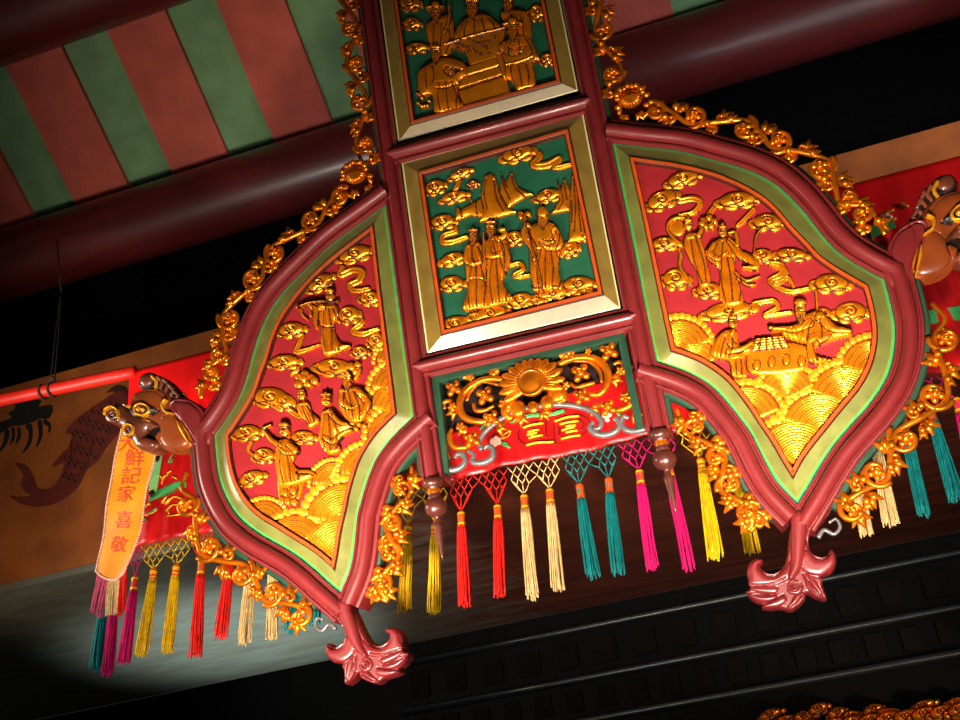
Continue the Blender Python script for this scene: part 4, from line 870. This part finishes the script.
# painted carp and ink plant on the ochre wall
def painted(z, pts, name, m, off=.003, smooth=True, lines=None, lm='fishl', lw=.006):
    q = z(pts); q = catmull(q, 4, True) if smooth else q; L = WY(q, YB - off)
    tri = tessellate_polygon([[Vector((a[0], a[2], 0)) for a in L]]); n = len(L); 
    V = np.concatenate([L, L + np.array([0, off, 0])])
    mb = MB(); mb.add(V, [tuple(t) for t in tri] + [(i, (i + 1) % n, (i + 1) % n + n, i + n) for i in range(n)])
    if lines:
        for l in lines: tube(mb, WY(z(l), YB - off - .001), lw * .5, seg=6, n=4, m=1)
    return fixn(mb.build(name, [m, lm], wl, smooth=False))
zw = Zc(0, 360, 6); zq = Zc(0, 360, 2)
CARP = [(620, 240), (700, 190), (760, 200), (760, 300), (720, 420), (640, 520), (590, 600), (520, 660), (490, 720), (440, 790), (330, 860), (230, 880), (150, 870), (100, 850), (60, 815), (105, 825), (180, 815), (150, 790), (120, 740), (140, 690), (90, 620), (160, 640), (200, 700), (225, 770), (300, 770), (360, 700), (380, 620), (310, 640), (370, 560), (410, 520), (430, 450), (395, 435), (440, 370), (500, 320)]
carp = np.array(CARP, float)
scales = []
for i in range(13):
    for j in range(5):
        t = i / 12; cxx = 470 + (700 - 470) * (1 - t) - 60 * t * 0; cyy = 250 + 470 * t; cxx = 640 - 215 * t + (j - 2) * (36 + 4 * math.sin(t * 3)); cyy = 240 + 470 * t + (j - 2) * 14 + (18 if i % 2 else 0)
        if sdpoly(np.array([cxx]), np.array([cyy + 4.]), carp)[1][0] and sdpoly(np.array([cxx]), np.array([cyy]), carp)[0][0] > 20: scales.append([(cxx - 17, cyy - 8), (cxx - 10, cyy + 10), (cxx + 4, cyy + 12), (cxx + 16, cyy - 2)])
painted(zw, CARP, 'painted_carp', 'fishr', lines=scales + [[(430, 480), (420, 600), (380, 700)], [(560, 480), (520, 620), (460, 720)]])
painted(zw, [(690, 190), (640, 195), (700, 150), (760, 170), (770, 230), (720, 240)], 'painted_fin', 'fishl', off=.002)
pl = [([(50, 320), (90, 290), (100, 250), (240, 240), (230, 280), (300, 270), (315, 300), (290, 350), (240, 350), (200, 370), (130, 390), (60, 400), (0, 440), (-40, 430), (-40, 400), (10, 370), (70, 345)], None),
      ([(30, 420), (55, 430), (40, 500), (0, 550), (-20, 560), (15, 500)], None), ([(65, 410), (85, 415), (85, 470), (55, 510), (70, 460)], None), ([(100, 405), (122, 420), (120, 470), (92, 502), (105, 450)], None),
      ([(150, 395), (190, 390), (190, 480), (165, 530), (133, 556), (165, 490), (170, 430)], None), ([(225, 370), (250, 370), (252, 460), (215, 525), (232, 450)], None), ([(262, 355), (300, 380), (302, 420), (285, 435), (290, 400), (262, 385)], None)]
for p, _ in pl: painted(zw, p, 'ink_leaf', 'ink')

# ================================================================== RED BANNER
YN = 2.95
CC = {k: v for k, v in (('TL', WY([(127, 372)], YN)[0]), ('BL', WY([(138, 547)], YN)[0]), ('BR', WY([(645, 437)], YN)[0]), ('TR', WY([(955, 157)], YN)[0]))}
bslope = (CC['BR'][2] - CC['BL'][2]) / (CC['BR'][0] - CC['BL'][0]); tslope = (CC['TR'][2] - CC['TL'][2]) / (CC['TR'][0] - CC['TL'][0])
bl = lambda x: CC['BL'][2] + bslope * (x - CC['BL'][0]); tl = lambda x: CC['TL'][2] + tslope * (x - CC['TL'][0])
xL, xR = WY([(128, 400)], YN)[0][0], 2.2
ban = empty('embroidered_banner', 'long red satin altar banner with tasselled net fringe hung behind the carved board', 'banner', (CC['BL'][0], YN, bl(CC['BL'][0])))
bo = np.array([CC['BL'][0], YN, bl(CC['BL'][0])])
def fold(x, t): return .012 * math.sin(x * 21 + 1.3 * math.sin(x * 5)) * (1 - t) + .006 * math.sin(x * 57 + 2) * (1 - t) + (.02 * math.sin(x * 130) * math.exp(-((t - .63) / .05) ** 2))
nx, nz = 520, 36; V = []
t_of = lambda k: k / nz
for k in range(nz + 1):
    for i in range(nx + 1):
        x = xL + (xR - xL) * i / nx; t = t_of(k); V.append((x - bo[0], fold(x, t), bl(x) + (tl(x) - bl(x)) * t - bo[2]))
f = []; mi = []
for k in range(nz):
    for i in range(nx): a = k * (nx + 1) + i; f.append((a, a + 1, a + nx + 2, a + nx + 1)); mi.append(0 if k / nz > .64 else 1)
cl_o = mk('cloth', V, f, ['satin', 'satind'], ban, mi); sm = cl_o.modifiers.new('thickness', 'SOLIDIFY'); sm.thickness = .003
def bpt(p, off=.008):
    q = WY(np.atleast_2d(p), YN); out = []
    for a in q:
        t = (a[2] - bl(a[0])) / (tl(a[0]) - bl(a[0])); out.append((a[0] - bo[0], fold(a[0], np.clip(t, 0, 1)) - off, a[2] - bo[2]))
    return np.array(out)
def stitch(name, strokes, m, w=.0022, parent=cl_o):
    mb = MB()
    for s_ in strokes:
        p = np.asarray(s_, float); p = catmull(p, 4) if len(p) > 2 else resample(p, 5)
        tube(mb, bpt(p, .006), w, seg=6, n=1)
    return mb.build(name, [m], parent)
ze = Zc(480, 400, 6)
stitch('gold_emblem', [ze(s_) for s_ in ([(265, 178), (320, 160), (382, 142)], [(295, 205), (360, 186)], [(290, 222), (350, 206)], [(300, 242), (380, 216)], [(288, 282), (360, 265), (440, 248)], [(318, 190), (322, 240)],
   [(445, 125), (520, 105), (592, 92)], [(478, 145), (590, 122)], [(515, 160), (575, 150)], [(490, 182), (570, 160)], [(515, 195), (585, 180)], [(485, 232), (600, 208)])], 'emy', .0042)
stitch('emblem_outline', [ze(s_) for s_ in ([(260, 160), (235, 200), (240, 250), (290, 290)], [(400, 110), (395, 180), (400, 230)], [(440, 130), (445, 250), (470, 260)], [(600, 85), (650, 120), (640, 170), (600, 220)], [(470, 160), (475, 220)], [(590, 110), (620, 140), (600, 180)])], 'brown', .0016)
mbf = MB()
for dx, dz in ((0, 0), (.012, .004), (-.011, .006), (.004, .013), (-.004, -.012), (.011, -.008), (-.013, -.006)):
    q = bpt(ze([(107, 268)]))[0]; ball(mbf, q + np.array([dx, -.004, dz]) * .8, (.009, .005, .009), seg=8, rings=6)
q = bpt(ze([(768, 115)]))[0]
for dx, dz in ((0, 0), (.009, .004), (-.008, .006), (0, -.01)): ball(mbf, q + np.array([dx, -.004, dz]), (.008, .005, .008), seg=8, rings=6)
mbf.build('pink_blossom', ['pinkt'], cl_o)
stitch('embroidered_leaf', [ze(s_) for s_ in ([(135, 270), (165, 275), (188, 300)], [(140, 280), (170, 292), (185, 300)])], 'emg', .0034)
stitch('embroidered_leaf', [ze([(826, 88), (845, 100)])], 'emg', .0044)
stitch('embroidered_leaf', [ze(s_) for s_ in ([(140, 245), (160, 215), (190, 195), (180, 225), (145, 248)],)], 'emy', .002)
# green bands of the banner's border
def bandq(pts, name, m, off=.006, w=None):
    p = np.asarray(pts, float); q = bpt(p, off); n = len(q) // 2
    mb = MB(); V = np.concatenate([q, q + np.array([0, .003, 0])]); N = len(q)
    mb.add(V, [tuple(range(N)), tuple(range(N, 2 * N))[::-1]] + [(i, (i + 1) % N, (i + 1) % N + N, i + N) for i in range(N)]); return fixn(mb.build(name, [m], cl_o, smooth=False))
zr = Zc(90, 430, 8.727)
bandq(zr([(590, 90), (660, 100), (620, 380), (598, 540), (535, 640), (540, 400)]), 'green_border', 'emg2')
bandq(zr([(545, 600), (600, 540), (760, 475), (850, 440), (850, 500), (760, 555), (535, 640)]), 'green_border', 'emg')
for p in ((605, 265), (565, 575)):
    mbd = MB(); q = bpt(zr([p]), .011)[0]; ball(mbd, q, (.012, .004, .013), seg=12, rings=8); mbd.build('dark_eyelet', ['dark'], cl_o)
stitch('gold_sprig', [zr(s_) for s_ in ([(640, 480), (660, 420), (700, 400)], [(620, 400), (650, 440)], [(690, 390), (730, 370)], [(640, 640), (690, 590)], [(670, 660), (720, 610)], [(480, 700), (550, 650)], [(740, 420), (780, 440)], [(660, 180), (690, 200)], [(690, 660), (760, 600), (840, 620)], [(840, 380), (870, 400)])], 'emy', .003)
for s_ in ([(700, 300), (720, 260), (745, 225)], [(720, 300), (740, 270)], [(560, 720), (600, 690)]): stitch('embroidered_leaf', [zr(s_)], 'emg', .0032)
zs = Zc(80, 500, 8.727)
stitch('gold_sprig', [zs(s_) for s_ in ([(560, 110), (600, 70), (640, 50)], [(600, 150), (660, 120), (690, 90)], [(730, 40), (760, 10)], [(770, 110), (840, 60), (900, 70)], [(780, 155), (860, 150), (930, 120)], [(790, 100), (800, 140)])], 'emy', .0026)
for s_ in ([(555, 195), (575, 170), (600, 190)], [(620, 140), (650, 110)]): stitch('embroidered_leaf', [zs(s_)], 'emg', .004)
bandq([(925, 312), (965, 304), (965, 318), (928, 325)], 'green_border', 'emg')
stitch('gold_sprig', [[(936, 345), (945, 336)], [(940, 352), (950, 349)], [(938, 328), (948, 333)], [(948, 372), (956, 368)], [(932, 338), (941, 339)]], 'emy', .0035)
stitch('gold_sprig', [[(886, 214), (894, 211)], [(901, 204), (908, 208)], [(893, 222), (896, 219)], [(881, 218), (890, 216)]], 'emy', .004)
bandq([(868, 228), (893, 221), (896, 228), (872, 240)], 'green_border', 'emg')
mbf = MB()
for p in ((886, 219), (890, 221), (883, 223)): ball(mbf, bpt([p], .02)[0], (.009, .006, .008), seg=8, rings=6)
mbf.build('pink_blossom', ['pinkt'], cl_o)
bandq([(180, 392), (186, 395), (190, 405), (183, 400)], 'green_border', 'emg')
stitch('green_braid', [ze(s_) for s_ in ([(185, 140), (250, 125), (330, 105), (420, 88), (510, 68)], [(190, 133), (250, 118), (330, 98), (420, 80), (505, 62)], [(0, 180), (40, 150), (90, 130)])], 'emg', .005)
# rod in its sleeve
rodL = WY([(-40, 408.5)], YN)[0]; rodR = WY([(135, 372)], YN)[0]; dr = (rodR - rodL)
rod = empty('banner_rod', 'red cloth-wrapped rod sticking out left of the red banner below the dark cord', 'rod', rodL)
mb = MB(); rr0 = 6.6 / F * float(-((rodR - C0) @ W)[2])
tube(mb, [dr * t for t in np.linspace(-.3, 1.0, 12)], [rr0] * 12, seg=20, n=1, up=(0, 0, 1)); mb.build('wrapped_pole', ['rod'], rod)
ring = MB()
for x in (43, 52):
    c = WY([(x, 399 - .21 * (x - 0) + 2)], YN)[0] - rodL; ang = np.linspace(0, 2 * math.pi, 17)
    tube(ring, [c + np.array([0.002 * math.sin(3 * a), math.cos(a) * rr0 * 1.12, math.sin(a) * rr0 * 1.12]) for a in ang], .0045, seg=6, n=1, cap=False)
kn = empty('hanging_cord', 'thin dark double cord tied around the red rod at the left edge', 'cord', rodL)
ring.build('binding_loop', ['cord'], kn)
top1 = WY([(57, 240)], YL - RL - .02)[0] - rodL; mid = WY([(61, 292)], YN + .2)[0] - rodL; bot = WY([(52, 384)], YN)[0] - rodL
mb = MB(); tube(mb, [top1, mid], .0035, seg=6, n=1)
for o in (-.006, .008): tube(mb, [mid, (mid + bot) / 2 + np.array([o, 0, 0]), bot + np.array([o * 1.2, 0, 0])], .0028, seg=6, n=6)
for d in ((0, 0, 0), (.01, -.004, .006), (-.006, -.004, .012), (.004, -.006, .018)): ball(mb, bot + np.array(d), (.011, .009, .008), seg=8, rings=6)
mb.build('twisted_line', ['cord'], kn)

# ---- net fringe and tassels
tas = [('teal', (108, 577), (94, 672), 0), ('magenta', (117, 575), (103, 676), 0), ('magenta', (135.5, 576), (124, 666), 0), ('yellow', (154, 568), (144, 660), 0), ('yellow', (176.7, 564), (165, 654), 0),
       ('red', (202, 560), (192.5, 657), 0), ('red', (231, 550), (223, 641), 0), ('cream', (252, 549), (246, 646), 0), ('cream', (274, 543), (269, 639), 0), ('teal', (295, 536), (290.5, 633), 0), ('teal', (320, 531), (317, 628), 0),
       ('dimyellow', (408.5, 524), (404.5, 614), 0), ('yellow', (435.3, 523), (432, 613), 0), ('red', (461, 511), (465.5, 608), 0), ('red', (497.3, 504), (503, 600), 0), ('cream', (524, 494), (533, 600), 0), ('cream', (549.5, 488), (557.5, 590), 0),
       ('teal', (579, 483), (594.5, 580), 0), ('teal', (608.3, 477), (619, 577), 0), ('magenta', (639, 469), (652.5, 569), 0), ('magenta', (668, 462), (689, 571), 0), ('yellow', (700.4, 457), (717.5, 563), 0), ('yellow', (733, 450), (753, 555), 0),
       ('cream', (848, 432), (867.5, 535), 0), ('cream', (873, 427), (891.5, 527), 0), ('teal', (902, 415), (925, 520), 0), ('teal', (929, 405), (956, 501), 0), ('magenta', (956, 397), (982, 492), 0)]
def strands(mb, a, b, r0, r1, n, m=0, th=.0021, seed=0, off=0):
    rnd = random.Random(seed); ax = (b - a); L = np.linalg.norm(ax); ax = ax / L; s = np.cross(ax, [0, 1, 0]); s /= np.linalg.norm(s); y = np.cross(ax, s)
    for i in range(n):
        g = math.sqrt((i + .5) / n); t = i * 2.39996; o = s * math.cos(t) * g + y * math.sin(t) * g; l = L * (1 - .07 * rnd.random()); w = rnd.uniform(-.004, .004)
        tube(mb, [a + o * r0, a + ax * l * .25 + o * (r0 * 1.25), a + ax * l * .65 + o * (r0 * .3 + r1 * .8) + s * w, a + ax * l + o * r1 + s * w * 2], [th, th, th * 1.05, th * .8], seg=5, n=3)
for i, (c, p0, p1, _) in enumerate(tas):
    a = WY([p0], YN)[0] - bo; b = WY([p1], YN)[0] - bo; d = (b - a) / np.linalg.norm(b - a); capL = .052 if 'yellow' not in c else .046
    sway = np.array([0, .02 * math.sin(i * 1.7), 0])
    mb = MB(); strands(mb, a + d * capL * .9, b + sway, .0125, .0175, 34, seed=i); T_ = mb.build('tassel', [c], ban); T_['label'] = {'dimyellow': 'yellow'}.get(c, c) + ' thread tassel'
    mb = MB(); s_ = np.linspace(0, 1, 9); rad = [.006, .0115, .0125, .0118, .0118, .0118, .0118, .0128, .013]
    pts = [a + d * capL * t for t in s_]; th = np.arange(12) * 2 * math.pi / 12; ux = np.cross(d, [0, 1, 0]); ux /= np.linalg.norm(ux); uy = np.cross(d, ux)
    V = np.array([p + r_ * (math.cos(q) * ux + math.sin(q) * uy) for p, r_ in zip(pts, rad) for q in th])
    pat = [0, 1, 0, 0, 2 if 'yellow' in c else 0, 0, 1, 0] if c != 'teal' else [0, 0, 0, 0, 0, 0, 0, 0]
    f = [(k * 12 + j, k * 12 + (j + 1) % 12, (k + 1) * 12 + (j + 1) % 12, (k + 1) * 12 + j) for k in range(8) for j in range(12)]
    mm = [(2 if (c in ('teal', 'magenta') and k in (3, 4, 5) and j % 3 == 0) else pat[k]) for k in range(8) for j in range(12)]
    f.append(tuple(range(12))); mm.append(0); mb.add(V, f, mm)
    fixn(mb.build('tassel_cap', ['orange' if 'yellow' not in c else 'yellow', 'emy' if 'yellow' not in c else 'char', c if c in ('teal', 'magenta') else 'red'], T_))
def net(c, idxs, x_lo, x_hi):
    mb = MB(); sp = 8.2 / F * 3.4
    x0, x1 = WY([(x_lo, 480)], YN)[0][0] - bo[0], WY([(x_hi, 480)], YN)[0][0] - bo[0]
    n = max(2, round((x1 - x0) / (sp * 1.12))); sx = (x1 - x0) / n; rows = 4; caps = [WY([tas[i][1]], YN)[0] - bo for i in idxs]
    def node(r, k):
        x = x0 + sx * (k + (.5 if r % 2 else 0)); cap = min(caps, key=lambda q: abs(q[0] - x))
        z = bl(x + bo[0]) - bo[2] - .002 - r * sp * .84; xx = x + (cap[0] - x) * .06 * r * r * .6
        return np.array([xx, .004 * math.sin(k * 2.1 + r), z]), cap, abs(x - cap[0])
    for r in range(3):
        for k in range(-1, n + 2):
            a, cap, da = node(r, k)
            if not (x0 - .003 <= a[0] <= x1 + .003): continue
            for kk_ in ((k, k - 1) if r % 2 == 0 else (k, k + 1)):
                b, capb, db = node(r + 1, kk_)
                if not (x0 - .003 <= b[0] <= x1 + .003): continue
                if r == 2 and db > sx * 1.3: continue
                tube(mb, [a, b], .0018, seg=5, n=1)
    for r in (2, 3):
        for k in range(-1, n + 2):
            a, cap, da = node(r, k)
            if x0 - .003 <= a[0] <= x1 + .003 and ((r == 3 and da <= sx * 1.3) or (r == 2 and sx * 1.2 < da)): tube(mb, [a, (a + cap) / 2 + np.array([0, 0, -.003]), cap], .0018, seg=5, n=3)
    return mb.build('net_fringe', [c], ban)
for a in (('magenta', (1, 2), 112, 148), ('yellow', (3, 4), 145, 193), ('red', (5, 6), 193, 238), ('cream', (7, 8), 240, 284), ('teal', (9, 10), 286, 335), ('dimyellow', (11, 12), 392, 448), ('red', (13, 14), 447, 509), ('cream', (15, 16), 509, 563), ('teal', (17, 18), 565, 622), ('magenta', (19, 20), 624, 685), ('yellow', (21, 22), 687, 750), ('cream', (23, 24), 834, 888), ('teal', (25, 26), 889, 943), ('magenta', (27,), 944, 985)): net(*a)

# ================================================================== YELLOW RIBBON
YR = 2.86
rib = empty('yellow_ribbon', 'golden yellow satin ribbon with red embroidered characters hanging below the left beast head', 'ribbon', WY([(110, 580)], YR)[0]); ro = np.array(rib.location)
lft = [(124, 405), (120.5, 432), (114, 470), (108, 500), (104, 530), (100, 555), (98, 572)]; rgt = [(160, 400), (156, 445), (151, 475), (146, 502), (140, 530), (132, 555), (125, 572)]
la = resample(catmull(lft, 5), 40); ra = resample(catmull(rgt, 5), 40)
def rpt(u, t, off=0):
    k = t * 39; i = min(38, int(k)); fr = k - i; a = la[i] * (1 - fr) + la[i + 1] * fr; b = ra[i] * (1 - fr) + ra[i + 1] * fr
    p = a * (1 - u) + b * u; p = p + np.array([0, max(0, t - .9) * 10 * 8 * (math.sin(math.pi * u)) ** .8])
    q = WY([p], YR)[0]; q[1] += .004 * math.sin(u * 5 + t * 11) + .003 * math.sin(t * 17 + u * 2) - off; return q - ro
nu, nt_ = 16, 70; V = [rpt(i / nu, k / nt_) for k in range(nt_ + 1) for i in range(nu + 1)]
f = [(k * (nu + 1) + i, k * (nu + 1) + i + 1, (k + 1) * (nu + 1) + i + 1, (k + 1) * (nu + 1) + i) for k in range(nt_) for i in range(nu)]
rc = mk('ribbon_cloth', V, f, ['yel'], rib); sm = rc.modifiers.new('thickness', 'SOLIDIFY'); sm.thickness = .002
mb = MB()
for u in (0, 1):
    for k in range(70):
        ball(mb, rpt(u, k / 69 * .99, .002), .0042, seg=6, rings=4)
for k in range(17): ball(mb, rpt(k / 16, 1, .003), .0046, seg=6, rings=4)
mb.build('braid_edging', ['pinkt'], rib)
def glyph(ch, t, size, u=.5, sk=0):
    cu = bpy.data.curves.new('g', 'FONT'); cu.body = ch; cu.size = 1; cu.align_x = 'CENTER'; cu.align_y = 'CENTER'; cu.resolution_u = 3; cu.fill_mode = 'FRONT'
    o = bpy.data.objects.new('g', cu); COL.objects.link(o); bpy.context.view_layer.update()
    me = bpy.data.meshes.new_from_object(o.evaluated_get(bpy.context.evaluated_depsgraph_get())); bpy.data.objects.remove(o); 
    n = len(me.vertices); 
    if not n: return
    co = np.empty(n * 3); me.vertices.foreach_get('co', co); co = co.reshape(-1, 3)[:, :2]; co -= (co.min(0) + co.max(0)) / 2; co /= max(np.ptp(co[:, 0]), np.ptp(co[:, 1]))
    hh = 39 * 1.0
    V = [rpt(u + x * size / 38, t - y * size / 178, .004) for x, y in co]
    return mk('embroidered_character', V, [tuple(p.vertices) for p in me.polygons], ['char'], rib, smooth=False)
for ch, t, u in (('大', .235, .28), ('鮮', .325, .50), ('記', .425, .47), ('家', .535, .45), ('喜', .69, .52), ('敬', .835, .52)): glyph(ch, t, 17.5, u)
mb = MB()
def fr(pa, pb, da, n, mname, r=.0018, seed=3):
    mb = MB(); rnd = random.Random(seed)
    for i in range(n):
        t = (i + .5) / n; p = np.array(pa) * (1 - t) + np.array(pb) * t; e = p + np.array(da) * (1 + .06 * rnd.random()) + np.array([rnd.uniform(-1, 1), 0])
        a = WY([p], YR)[0] - ro; b = WY([e], YR)[0] - ro; o = np.array([0, rnd.uniform(-.006, .006), 0]); tube(mb, [a, (a + b) / 2 + o, b + o], [r * 1.3, r * 1.5, r], seg=5, n=3)
    return mb.build('fringe', [mname], rib)
fr((97.5, 573), (108, 582), (-7, 36), 26, 'rose', seed=1); fr((108, 582), (120, 579), (-2.5, 33), 22, 'cream', seed=2); fr((120, 578), (127, 566), (-2, 40), 14, 'red', seed=3)

# ================================================================== CAMERA, LIGHT, WORLD
cam = bpy.data.cameras.new('camera'); co = bpy.data.objects.new('camera', cam); COL.objects.link(co)
cam.sensor_width = 36; cam.lens = F / 960 * 36; cam.clip_start = .05
mw = Matrix(W.tolist()).to_4x4(); mw.translation = Vector(C0); co.matrix_world = mw; SC.camera = co
def area(name, loc, target, size, power, col, spread=180, sy=None):
    l = bpy.data.lights.new(name, 'AREA'); l.energy = power; l.color = col; l.size = size; l.spread = math.radians(spread)
    if sy: l.shape = 'RECTANGLE'; l.size_y = sy
    o = bpy.data.objects.new(name, l); COL.objects.link(o); o.location = loc
    o.rotation_euler = (Vector(target) - Vector(loc)).to_track_quat('-Z', 'Y').to_euler(); return o
def bw(x, y, z): return tuple(OP + RP @ (np.array([x, y, z]) * S))
area('warm_lamp_left', bw(-.40, -.78, -.86), bw(-.36, 0, -.30), .14, 15, (1, .84, .64), 70)
area('warm_lamp_right', bw(.36, -.78, -.86), bw(.38, 0, -.24), .14, 15, (1, .84, .64), 70)
area('daylight_door', bw(0, -1.9, -1.7), bw(0, 0, -.5), 2.8, 9, (.88, .96, 1.0), 36, .8)
sp_ = WZ([(238, 628)], zbm)[0]
def spot(name, loc, target, power, col, cone, size=.15):
    l = bpy.data.lights.new(name, 'SPOT'); l.energy = power; l.color = col; l.spot_size = math.radians(cone); l.spot_blend = 1; l.shadow_soft_size = size
    o = bpy.data.objects.new(name, l); COL.objects.link(o); o.location = loc; o.rotation_euler = (Vector(target) - Vector(loc)).to_track_quat('-Z', 'Y').to_euler(); return o
spot('ceiling_fill', (-2.6, 1.4, 1.9), tuple(WY([(190, 150)], 3.4)[0]), 130, (1, .9, .8), 46)  # added fill for the striped ceiling, no fixture known there
spot('soffit_fill', (-2.0, 4.3, 1.2), tuple(sp_), 430, (.78, .98, 1.0), 42)  # added cool light on the varnished board's left part
spot('frieze_fill', (1.6, 3.4, 1.2), tuple(yz((880, 705))), 260, (1, .85, .6), 26)  # extra beam put in to lift the gilded frieze
area('fill_left', (-2.9, 2.3, 3.1), (-1.3, 3.3, 2.9), .5, 9, (1, .86, .7), 120)  # added side light brightening banner and painted beam, not a known lamp
area('fill_right', (2.9, 2.1, 3.2), (1.5, 3.4, 3.8), .4, 13, (.95, .9, .9), 60)  # made-up side light for the banner's right end
spot('log_fill', (2.2, 1.3, 2.4), tuple(WY([(700, 60)], YL)[0]), 90, (.85, .92, 1.0), 24)  # narrow beam added to give the log a cool highlight
spot('ochre_fill', (-2.8, 1.8, 1.6), tuple(WY([(45, 520)], YB)[0]), 105, (1, .8, .55), 34)  # warm light added to brighten the painted beam at lower left
wd = bpy.data.worlds.new('world'); SC.world = wd; wd.use_nodes = True; wd.node_tree.nodes['Background'].inputs[0].default_value = (.9, .85, .8, 1); wd.node_tree.nodes['Background'].inputs[1].default_value = .02
vs = SC.view_settings; vs.view_transform = 'Standard'; vs.look = 'None'; vs.exposure = .25; vs.gamma = 1; vs.use_curve_mapping = False
